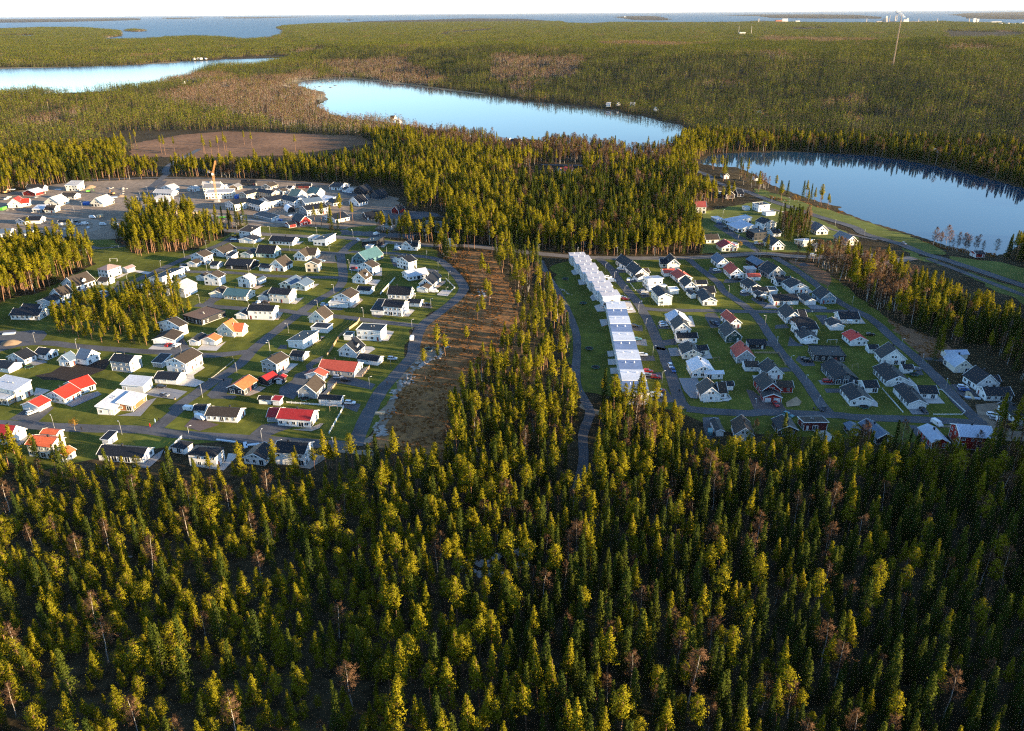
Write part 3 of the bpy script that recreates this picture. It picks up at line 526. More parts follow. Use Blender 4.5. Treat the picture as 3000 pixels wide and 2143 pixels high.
# ------------------------------------------------------------------ mesh helpers
class MB:
    def __init__(s): s.v = []; s.f = []; s.m = []
    def add(s, vs, fs, mi=0):
        o = len(s.v); s.v += [tuple(map(float, p)) for p in vs]; s.f += [tuple(o+i for i in f) for f in fs]; s.m += [mi]*len(fs); return s
    def box(s, x0, y0, z0, x1, y1, z1, mi=0, fn=None):
        P = [(x0,y0,z0),(x1,y0,z0),(x1,y1,z0),(x0,y1,z0),(x0,y0,z1),(x1,y0,z1),(x1,y1,z1),(x0,y1,z1)]
        if fn: P = [fn(p) for p in P]
        return s.add(P, [(0,3,2,1),(4,5,6,7),(0,1,5,4),(1,2,6,5),(2,3,7,6),(3,0,4,7)], mi)
    def slab(s, pts, t, mi=0):
        """a polygon thickened downwards"""
        n = len(pts); P = [tuple(p) for p in pts]+[(p[0], p[1], p[2]-t) for p in pts]
        return s.add(P, [tuple(range(n)), tuple(range(2*n-1, n-1, -1))]+[(i, n+i, n+(i+1) % n, (i+1) % n) for i in range(n)], mi)
    def tube(s, a, b, r0, r1, k=6, mi=0, cap=True):
        a = Vector(a); b = Vector(b); d = (b-a).normalized(); x = d.orthogonal().normalized(); y = d.cross(x)
        P = [a+(x*math.cos(i*2*math.pi/k)+y*math.sin(i*2*math.pi/k))*r0 for i in range(k)]+[b+(x*math.cos(i*2*math.pi/k)+y*math.sin(i*2*math.pi/k))*r1 for i in range(k)]
        F = [(i, (i+1) % k, k+(i+1) % k, k+i) for i in range(k)]
        if cap: F += [tuple(range(k-1, -1, -1)), tuple(range(k, 2*k))]
        return s.add(P, F, mi)
    def mesh(s, name, mats, fix=True, uv=False, smooth=False):
        me = bpy.data.meshes.new(name); me.from_pydata(s.v, [], s.f)
        for m in (mats if isinstance(mats, (list, tuple)) else [mats]): me.materials.append(m)
        me.polygons.foreach_set('material_index', s.m)
        if fix:
            bm = bmesh.new(); bm.from_mesh(me); bmesh.ops.recalc_face_normals(bm, faces=bm.faces); bm.to_mesh(me); bm.free()
        if uv:
            ul = me.uv_layers.new(name='UVMap')
            for p in me.polygons:
                n = p.normal; h = Vector((-n.y, n.x, 0))
                h = h.normalized() if h.length > .02 else Vector((1, 0, 0)); w = n.cross(h)
                for li in p.loop_indices:
                    c = me.vertices[me.loops[li].vertex_index].co; ul.data[li].uv = (c.dot(h), c.dot(w))
        if smooth: me.polygons.foreach_set('use_smooth', [True]*len(me.polygons))
        me.update(); return me
def link(name, data, parent=None, loc=(0,0,0), rot=0.0, scale=None):
    o = bpy.data.objects.new(name, data); col.objects.link(o)
    o.location = loc
    if rot: o.rotation_euler = (0, 0, rot)
    if scale: o.scale = scale
    if parent: o.parent = parent
    return o
def tag(o, label=None, cat=None, group=None, kind=None):
    if label: o['label'] = label
    if cat: o['category'] = cat
    if group: o['group'] = group
    if kind: o['kind'] = kind
    return o
def thing(name, label, cat, loc, group=None, rot=0.0):
    o = link(name, None, None, loc, rot); o.empty_display_size = .5; return tag(o, label, cat, group)
def copy_tree(o, parent=None):
    c = o.copy(); col.objects.link(c); c.parent = parent
    for ch in o.children: copy_tree(ch, c)
    return c

# ------------------------------------------------------------------ water and terrain
WATER_Z = -4.0
def wp(s, top=False): return poly(s, 12.0 if top else WATER_Z)
LAKES = [  # outlines of the open water
 np.vstack([wp('P 857 248 888 237 1000 229 1088 237 1198 251 1308 264 1440 281 1550 299 1651 308 1748 317 1805 325 1835 336 1880 341 1932 356 2000 369 2012 390'),
            wp('P 1985 420 1930 446 1848 448 1790 436 1660 421 1500 414 1440 411 1374 398 1264 376 1154 360 1050 350 975 336 930 312 963 292 905 266')]),
 np.vstack([wp('P -500 205 0 200 264 196 440 189 528 182 616 178 721 169 835 165 846 171 813 180 748 193 700 196 651 193 600 198'), wp('P 563 216 506 232 440 248 396 260 308 267 88 277 0 281 -500 294')]),
 np.vstack([wp('P 2085 455 2178 449 2323 446 2508 455 2640 470 2770 495 2900 527 3000 555 3300 640'), wp('P 3300 700 3000 712 2950 738 2925 748 2800 728 2716 700 2663 684 2600 665 2554 653 2501 632 2456 616 2469 608 2380 585 2343 571 2290 553 2248 537 2211 511 2150 487 2100 487 2047 478')]),
 wp('Y 545 238 600 231 690 212 830 195 960 186 1000 180 950 203 800 212 700 222 600 236', True),
 wp('Z 2274 220 2150 238 1900 243 1740 243 1690 238 1800 228 1760 215 1740 200 1800 196 2110 204 2274 206', True), wp('Z 700 180 950 179 930 190 800 197 740 192', True),
]
SEA = np.vstack([wp('P -6000 110 -900 108'), wp('P 0 111 30 110 100 112 108 107 100 103 60 104 -200 106'), wp('P -900 84'), wp('P 0 84 110 80 240 80 345 88 352 101 300 107 292 114', True),
    wp('P 420 113 480 108 550 104 640 107 721 114 792 109 828 100 833 86 812 79 835 74 1000 65 1070 61 1264 56 1374 53 1528 54 1638 61 1660 67 1726 69 1792 65 2000 66 2167 65 2215 62 2260 63 2343 65 2450 66 2600 66 2760 62 2850 66 3000 69 3600 75 9000 110', True),
    np.array([(300000., 260000.), (-300000., 260000.)])])
ISLES = [wp('X -300 115 0 113 400 112 700 114 940 125 930 135 700 142 400 148 0 153 -300 156'), wp('X 830 209 870 202 930 204 970 210 900 214'), wp('X 1480 104 1700 99 2000 101 2140 110 1950 118 1700 124 1500 124'),
 wp('X 1080 120 1300 114 1370 118 1250 128 1100 129'), wp('Y 200 98 500 94 900 92 1190 98 1100 103 600 107 300 110'), wp('Y 20 133 60 128 80 134 50 139'), wp('Y 1810 115 1900 109 2100 108 2200 130 2150 138 1950 135'), wp('Y 1290 97 1330 94 1370 97 1330 100'),
 wp('Z 230 103 500 98 900 97 1150 100 1330 115 1320 126 1000 126 600 122 500 110'), wp('Z 1770 100 1900 88 2274 80 2700 78 2700 135 2274 132 1900 125 1850 108'), wp('Z 340 85 700 78 1100 74 1500 73 1740 78 1400 85 700 88')]
LAND = [np.array(p) for p in ISLES]
def fbm(x, y, s, seed):
    r = np.random.default_rng(seed); out = 0; a = 1.0; f = 1.0/s
    for o in range(4):
        for k in range(3):
            th = r.uniform(0, 6.28); ph = r.uniform(0, 6.28); ff = f*r.uniform(.7, 1.4)
            out = out + a*np.sin((x*math.cos(th)+y*math.sin(th))*ff*6.28+ph)/3
        a *= .5; f *= 2.05
    return out
RIDGE_P = poly('P 2150 330 2450 230 2750 170 3400 150')
def smooth(a, b, x):
    t = np.clip((x-a)/(b-a), 0, 1); return t*t*(3-2*t)
def terrain(pts):
    x, y = pts[:, 0], pts[:, 1]; d = np.hypot(x, y)
    far = smooth(1350, 2400, d)
    h = far*(9*fbm(x, y, 1500, 3)+4*fbm(x, y, 520, 5)+6)*(1-smooth(3200, 5200, d))
    h = np.maximum(h, -1.0)
    lk = np.minimum(dist_poly(LAKES[0], pts), dist_poly(LAKES[2], pts)); h = h+36*smooth(40, 700, lk)*smooth(-200, 500, x+.55*(y-1500))*smooth(900, 1300, y+.35*x)*(1-smooth(2600, 4600, d))
    rd = dist_poly(RIDGE_P, pts, False); h = h+14*np.exp(-(rd/520.0)**2)*smooth(1400, 2200, d)*(1-smooth(2600, 4600, d))
    # wooded rise to the right of the estate
    xc = 352+.06*(y-250); ew = smooth(-420, -150, y)*(1-smooth(270, 390, y))
    rise = 40*ew*np.where(x < xc, np.exp(-((x-xc)/60.0)**2), np.exp(-np.maximum(0, x-xc-160)/300.))
    rise = np.maximum(rise-.25, 0)
    h = h+rise
    # small rocky knoll under the foreground forest
    h = h+5.0*np.exp(-(((x+95)/70)**2+((y-120)/70)**2))+4*np.exp(-(((x-20)/50)**2+((y-130)/45)**2))
    for P in LAKES:
        lo = P.min(0)-400; hi = P.max(0)+400
        m = (x > lo[0]) & (x < hi[0]) & (y > lo[1]) & (y < hi[1])
        if not m.any(): continue
        q = pts[m]; ins = inside(P, q); dd = dist_poly(P, q)
        k = smooth(0, 45+.09*np.hypot(q[:, 0], q[:, 1])*(np.hypot(q[:, 0], q[:, 1]) > 900), dd); hh = h[m]
        out = WATER_Z+.25+(hh-WATER_Z-.25)*k
        h[m] = np.where(ins, WATER_Z-.2-np.minimum(dd, 20)*.15, np.minimum(hh, out))
    m = d > 3500
    if m.any():
        q = pts[m]; ins = inside(SEA, q)
        for P in LAND: ins &= ~inside(P, q)
        hh = np.maximum(h[m], -1.0); h[m] = np.where(ins, WATER_Z-5, hh)
    return h
# one ground sheet, finer near the estate
rad = np.concatenate([np.linspace(0, 700, 130), 700*np.exp(np.linspace(.012, math.log(60000/700), 330))])
ang = np.concatenate([np.linspace(-180, -45, 46)[:-1], np.linspace(-45, 50, 400), np.linspace(50, 180, 44)[1:-1]])
RR, AA = np.meshgrid(rad, np.radians(ang), indexing='ij')
gp = np.stack([(RR*np.sin(AA)).ravel(), (RR*np.cos(AA)).ravel()], 1)
gz = terrain(gp)
nr, na = RR.shape
ii, jj = np.meshgrid(np.arange(nr-1), np.arange(na), indexing='ij')
j2 = (jj+1) % na
gf = np.stack([ii*na+jj, (ii+1)*na+jj, (ii+1)*na+j2, ii*na+j2], -1).reshape(-1, 4)[:, ::-1]
def np_mesh(name, v, faces, m, smooth_=True):
    me = bpy.data.meshes.new(name); me.vertices.add(len(v)); me.vertices.foreach_set('co', np.asarray(v, np.float32).ravel())
    k = faces.shape[1]; me.loops.add(faces.size); me.loops.foreach_set('vertex_index', faces.astype(np.int32).ravel())
    me.polygons.add(len(faces)); me.polygons.foreach_set('loop_start', np.arange(0, faces.size, k, dtype=np.int32)); me.polygons.foreach_set('loop_total', np.full(len(faces), k, np.int32))
    if smooth_: me.polygons.foreach_set('use_smooth', np.ones(len(faces), bool))
    for mm in (m if isinstance(m, list) else [m]): me.materials.append(mm)
    me.update(calc_edges=True); me.validate(); return me
FLOOR = mat('forest_floor', (.075, .056, .028), rough=.95, c2=(.018, .014, .008), scale=.30, scale2=.025, lowvar=.35, spec=.05, bump=.3)
gnd = link('ground', np_mesh('ground', np.c_[gp, gz], gf, FLOOR)); tag(gnd, kind='structure')
# water: one sheet at lake level reaching the horizon
def water_mat():
    m = bpy.data.materials.new('water'); m.use_nodes = True; N = m.node_tree.nodes; L = m.node_tree.links; b = N['Principled BSDF']
    b.inputs['Base Color'].default_value = (.012, .040, .075, 1); b.inputs['Roughness'].default_value = .06; b.inputs['IOR'].default_value = 1.33
    g = N.new('ShaderNodeNewGeometry'); n = N.new('ShaderNodeTexNoise'); n.inputs['Scale'].default_value = .45; n.inputs['Detail'].default_value = 4
    L.new(g.outputs['Position'], n.inputs['Vector'])
    ln = N.new('ShaderNodeVectorMath'); ln.operation = 'LENGTH'; L.new(g.outputs['Position'], ln.inputs[0])
    mr = N.new('ShaderNodeMapRange'); mr.inputs[1].default_value = 1500; mr.inputs[2].default_value = 5000; mr.inputs[3].default_value = .05; mr.inputs[4].default_value = .30
    L.new(ln.outputs['Value'], mr.inputs[0])
    bp = N.new('ShaderNodeBump'); bp.inputs['Distance'].default_value = .12; L.new(mr.outputs[0], bp.inputs['Strength']); L.new(n.outputs['Fac'], bp.inputs['Height'])
    L.new(bp.outputs[0], b.inputs['Normal'])
    r2 = N.new('ShaderNodeMapRange'); r2.inputs[1].default_value = 1500; r2.inputs[2].default_value = 6000; r2.inputs[3].default_value = .04; r2.inputs[4].default_value = .42
    L.new(ln.outputs['Value'], r2.inputs[0]); L.new(r2.outputs[0], b.inputs['Roughness'])
    return m
WM = water_mat()
wv = []; rr_ = [350, 700, 1200, 2000, 4000, 8000, 16000, 32000, 64000, 120000, 220000]; aa_ = np.radians(np.linspace(-75, 75, 61))
for r_ in rr_:
    for a_ in aa_: wv.append((r_*math.sin(a_), r_*math.cos(a_), WATER_Z))
wf = np.array([(i*61+j, (i+1)*61+j, (i+1)*61+j+1, i*61+j+1) for i in range(len(rr_)-1) for j in range(60)])[:, ::-1]
wat = link('water', np_mesh('water', np.array(wv), wf, WM)); tag(wat, kind='structure')

# ------------------------------------------------------------------ ground sheets, roads
def strip(pts, w, z):
    P = [np.array(p) for p in pts]; Q = [P[0]]
    for i in range(len(P)-1):                       # Catmull-Rom through the points
        p0 = P[max(i-1, 0)]; p1 = P[i]; p2 = P[i+1]; p3 = P[min(i+2, len(P)-1)]
        n = max(2, int(np.hypot(*(p2-p1))/4))
        for k in range(1, n+1):
            t = k/n; Q.append(.5*((2*p1)+(-p0+p2)*t+(2*p0-5*p1+4*p2-p3)*t*t+(-p0+3*p1-3*p2+p3)*t**3))
    Q = np.array(Q); T = np.gradient(Q, axis=0); T /= np.maximum(np.hypot(T[:, 0], T[:, 1]), 1e-6)[:, None]; Nn = np.stack([-T[:, 1], T[:, 0]], 1)
    n = len(Q); jl = nrg.normal(0, .12, n)[:, None]; jr = nrg.normal(0, .12, n)[:, None]
    a = Q+Nn*(w/2+jl); b = Q-Nn*(w/2+jr)
    zz = np.maximum(terrain(Q), 0 if len(Q) else 0)+z
    v = np.vstack([np.c_[a, zz], np.c_[b, zz]]); f = np.array([(i, n+i, n+i+1, i+1) for i in range(n-1)])
    return v, f, Q
ROADQ = []
for i, (nm, w, sf, sp) in enumerate(ROADS):
    v, f, Q = strip(poly(sp), w, .07+.004*i); ROADQ.append((Q[::3], w))
    tag(link(nm, np_mesh(nm, v, f, SURF[sf], False)), kind='structure')
def sheet(nm, sf, z, P):
    bm = bmesh.new(); bm.faces.new([bm.verts.new((p[0], p[1], z)) for p in P]); bmesh.ops.triangulate(bm, faces=bm.faces)
    bmesh.ops.recalc_face_normals(bm, faces=bm.faces)
    if sum(f.normal.z for f in bm.faces) < 0: bmesh.ops.reverse_faces(bm, faces=bm.faces)
    me = bpy.data.meshes.new(nm); bm.to_mesh(me); bm.free(); me.materials.append(SURF[sf])
    return tag(link(nm, me), kind='structure')
def wobble(P, amp=1.2, step=5.0):
    out = []
    for i in range(len(P)):
        a = P[i]; b = P[(i+1) % len(P)]; n = max(1, int(np.hypot(*(b-a))/step))
        for k in range(n):
            q = a+(b-a)*k/n; out.append(q+nrg.normal(0, amp, 2))
    return out
for i, (nm, sf, z, sp) in enumerate(SHEETS): sheet(nm, sf, z+.0015*i, wobble(poly(sp)))
SURF['reed'] = mat('reeds', (.24, .185, .095), rough=.95, c2=(.15, .12, .07), scale=.08, bump=.3)
for sp in ('X 1850 545 1960 520 2100 500 2274 480 2274 515 2030 540 1950 568 2020 580 2080 600 2160 610 2195 665 2140 685 2080 650 1990 600 1870 570', 'X 1470 445 1560 440 1700 445 1800 440 1900 405 1960 390 1970 410 1900 445 1780 470 1600 468', 'P 1000 222 1100 232 1250 250 1400 270 1440 281 1300 264 1198 251 1088 237 1000 230', 'X 0 460 400 450 900 432 1200 418 1200 410 900 424 400 442 0 450'): sheet('reed_bed', 'reed', -3.62, wobble(poly(sp, -3.6), 3, 30))
for i, (sf, sp) in enumerate(PATIOS): sheet('terrace', sf, .27+.001*i if sf == 'decking' else .18+.0012*i, poly(sp))
for i, (sf, sp) in enumerate(DRIVES): sheet('driveway', sf, .055+.0002*i, poly(sp))
# ------------------------------------------------------------------ houses
WALL_H = {'1': 2.9, 'h': 3.3, '2': 5.5, 'g': 2.6, 't': 3.7}
PITCHD = {'1': 26, 'h': 40, '2': 24, 'g': 22, 't': 25}
_pane = MB().box(-.5, -.02, 0, .5, .05, 1).mesh('pane', GLASS)
_fr = MB()
for (x0, z0, x1, z1) in ((-.58, -.07, .58, 0), (-.58, 1, .58, 1.07), (-.58, 0, -.5, 1), (.5, 0, .58, 1), (-.03, 0, .03, 1)): _fr.box(x0, -.05, z0, x1, .03, z1)
_frame = _fr.mesh('frame', WHITE)
_door = MB().box(-.5, -.03, 0, .5, .05, 1).mesh('door', DOORM)
_wdoor = MB().box(-.5, -.03, 0, .5, .05, 1).mesh('door_white', GDOOR)
_gd = MB()
for k in range(5): _gd.box(-.5, -.04, k*.2+.006, .5, .05, k*.2+.194)
_gdoor = _gd.mesh('garage_door', GDOOR)
FOOT = []      # footprints, to keep trees off
def orth(a, b, c):
    u = b-a; v = c-a; Lu, Lv = np.hypot(*u), np.hypot(*v)
    tu = math.atan2(u[1], u[0]); tv = math.atan2(v[1], v[0])
    d = (tu-tv-math.pi/2+math.pi) % (2*math.pi)-math.pi
    wu = Lu/(Lu+Lv); base = tv+d*wu
    return base, float(np.clip(Lv*math.cos(d*wu), 2.4, 24)), float(np.clip(Lu*math.cos(d*(1-wu)), 2.4, 24))
class Frame:
    """local box frame: x along the right wall, y along the left wall"""
    def __init__(s, o, th, ref):
        s.o = o; s.th = th; s.X = Vector((math.cos(th), math.sin(th), 0)); s.Y = Vector((-math.sin(th), math.cos(th), 0)); s.r = ref
    def __call__(s, p): q = s.X*p[0]+s.Y*p[1]; return (q.x+s.o[0]-s.r[0], q.y+s.o[1]-s.r[1], p[2])
def roof_geo(code, Lx, Ly, h, pitch, hk):
    """-> roof slab polygons, trim edges, wall top function, gable peaks (all in the box frame)"""
    e = .45; g = .4; P = []; tr = []; t = math.tan(pitch)
    if code in 'lr':
        sw = (code == 'r'); A, B = (Ly, Lx) if sw else (Lx, Ly)     # A across the ridge, B along it
        f = (lambda x, y, z: (y, x, z)) if sw else (lambda x, y, z: (x, y, z))
        t = min(t, {'1': 2.7, 'h': 4.6, '2': 2.4, 'g': 1.7, 't': 3.0}[hk]/(A/2)); top = h+A/2*t; ez = h-e*t; u = .16
        P = [[f(-e, -g, ez+u), f(A/2, -g, top+u), f(A/2, B+g, top+u), f(-e, B+g, ez+u)], [f(A+e, -g, ez+u), f(A+e, B+g, ez+u), f(A/2, B+g, top+u), f(A/2, -g, top+u)]]
        for yy in (-g-.05, B+g+.05):
            tr += [(f(-e, yy, ez+.06), f(A/2, yy, top+.06)), (f(A+e, yy, ez+.06), f(A/2, yy, top+.06))]
        return P, tr, ('gable', f, A, B, h, top)
    if code == 'f': return [[(-.2, -.2, h+.22), (Lx+.2, -.2, h+.22), (Lx+.2, Ly+.2, h+.22), (-.2, Ly+.2, h+.22)]], [], ('flat', None, Lx, Ly, h, h)
    if code == 'h':
        m = min(Lx, Ly)/2; r = min(m*t, 2.2); a = e; z0 = h-.12; z1 = h+r+.1
        if Lx >= Ly: r0, r1 = (m, Ly/2, z1), (Lx-m, Ly/2, z1)
        else: r0, r1 = (Lx/2, m, z1), (Lx/2, Ly-m, z1)
        c = [(-a, -a, z0), (Lx+a, -a, z0), (Lx+a, Ly+a, z0), (-a, Ly+a, z0)]
        if Lx >= Ly: P = [[c[0], c[1], r1, r0], [c[1], c[2], r1], [c[2], c[3], r0, r1], [c[3], c[0], r0]]
        else: P = [[c[0], c[1], r0], [c[1], c[2], r1, r0], [c[2], c[3], r1], [c[3], c[0], r0, r1]]
        return P, [], ('flat', None, Lx, Ly, h, h)
    rise = {'m': .17*Lx, 'n': .17*Lx, 'o': .15*Ly, 'q': .15*Ly}[code]; rise = min(rise, 2.0)
    zf = {'m': lambda x, y: h+rise*x/Lx, 'n': lambda x, y: h+rise*(1-x/Lx), 'o': lambda x, y: h+rise*y/Ly, 'q': lambda x, y: h+rise*(1-y/Ly)}[code]
    c = [(-e, -e), (Lx+e, -e), (Lx+e, Ly+e), (-e, Ly+e)]
    P = [[(x, y, zf(x, y)+.18) for x, y in c]]
    tr = [((c[i][0], c[i][1], zf(*c[i])+.03), (c[(i+1) % 4][0], c[(i+1) % 4][1], zf(*c[(i+1) % 4])+.03)) for i in range(4)]
    return P, tr, ('mono', zf, Lx, Ly, h, h+rise)
def opening(data, F, face, s, w, h, z, par, name, Lx, Ly, frame=False):
    """put a window or door on wall face 'x' (y=0, along x) or 'y' (x=0, along y)"""
    p = F((s, -.03, z)) if face == 'x' else F((-.03, s, z))
    o = link(name, data, par, p, F.th if face == 'x' else F.th-math.pi/2, (w, 1, h))
    if frame: link('frame', _frame, o)
    return o
def build_volume(root, ref, o, th, Lx, Ly, hk, rc, roofc, wallc, near, first, label, seed):
    r = random.Random(seed); F = Frame(o, th, ref); h = WALL_H[hk]
    P, tr, info = roof_geo(rc, Lx, Ly, h, R(PITCHD[hk]), hk)
    w = MB(); b = -.15
    if info[0] == 'gable':
        _, f, A, B, hh, top = info
        V = [F(f(x, y, z)) for y in (0, B) for (x, z) in ((0, b), (A, b), (A, h), (A/2, top), (0, h))]
        w.add(V, [(0,1,2,3,4), (9,8,7,6,5), (0,5,6,1), (1,6,7,2), (2,7,8,3), (3,8,9,4), (4,9,5,0)])
    elif info[0] == 'flat': w.box(0, 0, b, Lx, Ly, h, fn=F)
    else:
        zf = info[1]; c = [(0,0),(Lx,0),(Lx,Ly),(0,Ly)]
        w.add([F((x, y, b)) for x, y in c]+[F((x, y, zf(x, y))) for x, y in c], [(0,3,2,1),(4,5,6,7),(0,1,5,4),(1,2,6,5),(2,3,7,6),(3,0,4,7)])
    link('wall', w.mesh('wall', wall_mat(wallc)), root)
    rf = MB()
    for q in P: rf.slab([F(p) for p in q], .14)
    ro = link('roof', rf.mesh('roof', roof_mat(roofc), uv=True), root)
    # ridge cap, gutters and barge boards
    tm = MB()
    if rc == 'f':
        for (x0, y0, x1, y1) in ((-.3,-.3,Lx+.3,-.12), (-.3,Ly+.12,Lx+.3,Ly+.3), (-.3,-.12,-.12,Ly+.12), (Lx+.12,-.12,Lx+.3,Ly+.12)): tm.box(x0, y0, h+.05, x1, y1, h+.42, fn=F)
    tmat = DARK if (wallc in ('darkwall', 'navy') and r.random() < .6) or rc == 'f' and wallc == 'darkwall' else WHITE
    for a, c in tr:
        a = Vector(F(a)); c = Vector(F(c)); d = (c-a).normalized(); n = d.cross(Vector((0, 0, 1))).normalized()*.06; up = Vector((0, 0, .17)); bb = MB()
        V = [a-n-up, a+n-up, a+n+up, a-n+up, c-n-up, c+n-up, c+n+up, c-n+up]
        bb.add(V, [(0,1,2,3), (7,6,5,4), (0,4,5,1), (1,5,6,2), (2,6,7,3), (3,7,4,0)]); link('barge_board', bb.mesh('barge_board', tmat), root)
    if wallc not in ('white', 'cream', 'darkwall'):
        for (x, y) in ((0, 0), (Lx, 0), (0, Ly)): link('corner_board', MB().box(x-.1, y-.1, 0, x+.1, y+.1, h-.2, fn=F).mesh('corner_board', tmat), root)
    if tm.v: link('parapet', tm.mesh('parapet', tmat), root)
    pl = MB().box(-.05, -.05, -.15, Lx+.05, Ly+.05, .22, fn=F); link('plinth', pl.mesh('plinth', CONC), root)
    # openings
    gar = hk == 'g'
    if gar:
        face = 'x' if rc in 'lmnofq' else 'y'; W = Lx if face == 'x' else Ly
        if W > 3.2:
            n = 2 if W > 6.4 else 1
            for k in range(n): opening(_gdoor, F, face, W*(k+.5)/n, min(2.7, W/n-.7), 2.1, .05, root, 'garage_door', Lx, Ly)
        ow = 'y' if face == 'x' else 'x'; W2 = Ly if ow == 'y' else Lx
        if W2 > 4: opening(_pane, F, ow, W2*.5, .9, .6, 1.4, root, 'window', Lx, Ly, near)
        if W2 > 6: opening(_wdoor, F, ow, W2*.8, .9, 2.0, .1, root, 'door', Lx, Ly)
    else:
        for face in 'xy':
            W = Lx if face == 'x' else Ly; n = max(1, int((W-.8)/2.5))
            doorat = r.randrange(n) if (face == 'x') == (r.random() < .6) and first else -1
            for k in range(n):
                s = W*(k+.5)/n+r.uniform(-.2, .2)
                if k == doorat: opening(_door if r.random() < .3 else _wdoor, F, face, s, .95, 2.1, .2, root, 'door', Lx, Ly); continue
                t = r.random()
                if t < .62: opening(_pane, F, face, s, r.choice((.9, 1.1, 1.4)), 1.25, 1.0, root, 'window', Lx, Ly, near)
                elif t < .85: opening(_pane, F, face, s, r.choice((1.6, 2.0)), 2.0, .3, root, 'window', Lx, Ly, near)
                if hk == '2': opening(_pane, F, face, s, r.choice((.8, 1.0, 1.2)), 1.15, 3.6, root, 'window', Lx, Ly, near)
            if info[0] == 'gable' and (face == 'x') == (rc == 'l') and info[5]-h > 1.9:
                for sg in (-1, 1): opening(_pane, F, face, W/2+sg*.75, .8, 1.05, h+.25, root, 'window', Lx, Ly, near)
        if first and rc in 'lrh':
            cx, cyy = (Lx*.5+.3, Ly*r.uniform(.3, .7)) if rc == 'l' else (Lx*r.uniform(.3, .7), Ly*.5+.3)
            ch = MB().box(cx-.3, cyy-.3, h+.6, cx+.3, cyy+.3, info[5]+.9, fn=F).box(cx-.38, cyy-.38, info[5]+.9, cx+.38, cyy+.38, info[5]+1.0, fn=F)
            link('chimney', ch.mesh('chimney', DARK), ro)
        elif first:
            for q in range(2):
                cx, cyy = Lx*r.uniform(.3, .7), Ly*r.uniform(.3, .7); zt = (info[1](cx, cyy) if info[0] == 'mono' else h)+.2
                link('roof_vent', MB().box(cx-.2, cyy-.2, zt-.1, cx+.2, cyy+.2, zt+.6, fn=F).mesh('vent', METAL), ro)
        if first and 'dormer' in label and rc in 'lr':
            f = info[1]; A, B = info[2], info[3]; t = (info[5]-h)/(A/2); d0 = B*.5-1.3; d1 = B*.5+1.3; zb = h+.9*t
            xi = .9; zt = zb+1.5; xo = min((zt-h)/t, A/2-.1)
            dm = MB()
            V = [f(xi, d0, zb-.3), f(xi, d1, zb-.3), f(xi, d1, zt), f(xi, (d0+d1)/2, zt+.8), f(xi, d0, zt), f(xo, d0, zt), f(xo, d1, zt), f(min(xo+.8/t, A/2), (d0+d1)/2, zt+.8)]
            dm.add([F(p) for p in V], [(0,1,2,3,4), (0,4,5), (1,6,2), (2,6,7,3), (3,7,5,4), (0,5,7,6,1)])
            link('dormer', dm.mesh('dormer', wall_mat(wallc)), root)
            dr = MB()
            for s in ((d0-.2), (d1+.2)):
                q = [f(xi-.25, s, zt-.08), f(xi-.25, (d0+d1)/2, zt+.95), f(min(xo+1.0/t, A/2), (d0+d1)/2, zt+.95), f(xo+.1, s, zt-.08)]
                dr.slab([F(p) for p in q], .1)
            link('dormer_roof', dr.mesh('dormer_roof', roof_mat(roofc), uv=True), ro)
    if 'porch' in label and first or 'veranda' in label and first:
        pm = MB(); x0 = Lx*.3; pm.box(x0, -2.0, 2.5, x0+3.0, -.03, 2.65, fn=F)
        for xx in (x0+.1, x0+2.8): pm.box(xx, -1.95, .1, xx+.12, -1.83, 2.5, fn=F)
        link('porch', pm.mesh('porch', WHITE), root)
    FOOT.append((F, Lx, Ly, o))
CATS = {'shed': 'shed', 'garage': 'garage', 'carport': 'carport', 'barn': 'barn', 'school': 'school', 'block': 'apartment block', 'cabin': 'cabin', 'pavilion': 'pavilion', 'office': 'office', 'construction': 'building'}
for hi, ln in enumerate(HOUSES.strip().splitlines()):
    nm, lab, vols = ln.split('|'); vols = vols.split(';'); root = None
    cat = next((c for k, c in CATS.items() if k in nm), 'house')
    for vi, vol in enumerate(vols):
        w = vol.split(); a, b, c = [ground(w[0], float(w[i]), float(w[i+1])) for i in (1, 3, 5)]
        th, Lx, Ly = orth(a, b, c); hk, rc, roofc, wallc = w[7:11]
        if root is None:
            ref = (a[0], a[1]); root = thing(nm, lab, cat, (a[0], a[1], .04), 'buildings of the estates')
        near = full(w[0], float(w[1]), float(w[2]))[1] > 860
        build_volume(root, ref, a, th, Lx, Ly, hk, rc, roofc, wallc, near, vi == 0, lab, hi*7+vi)
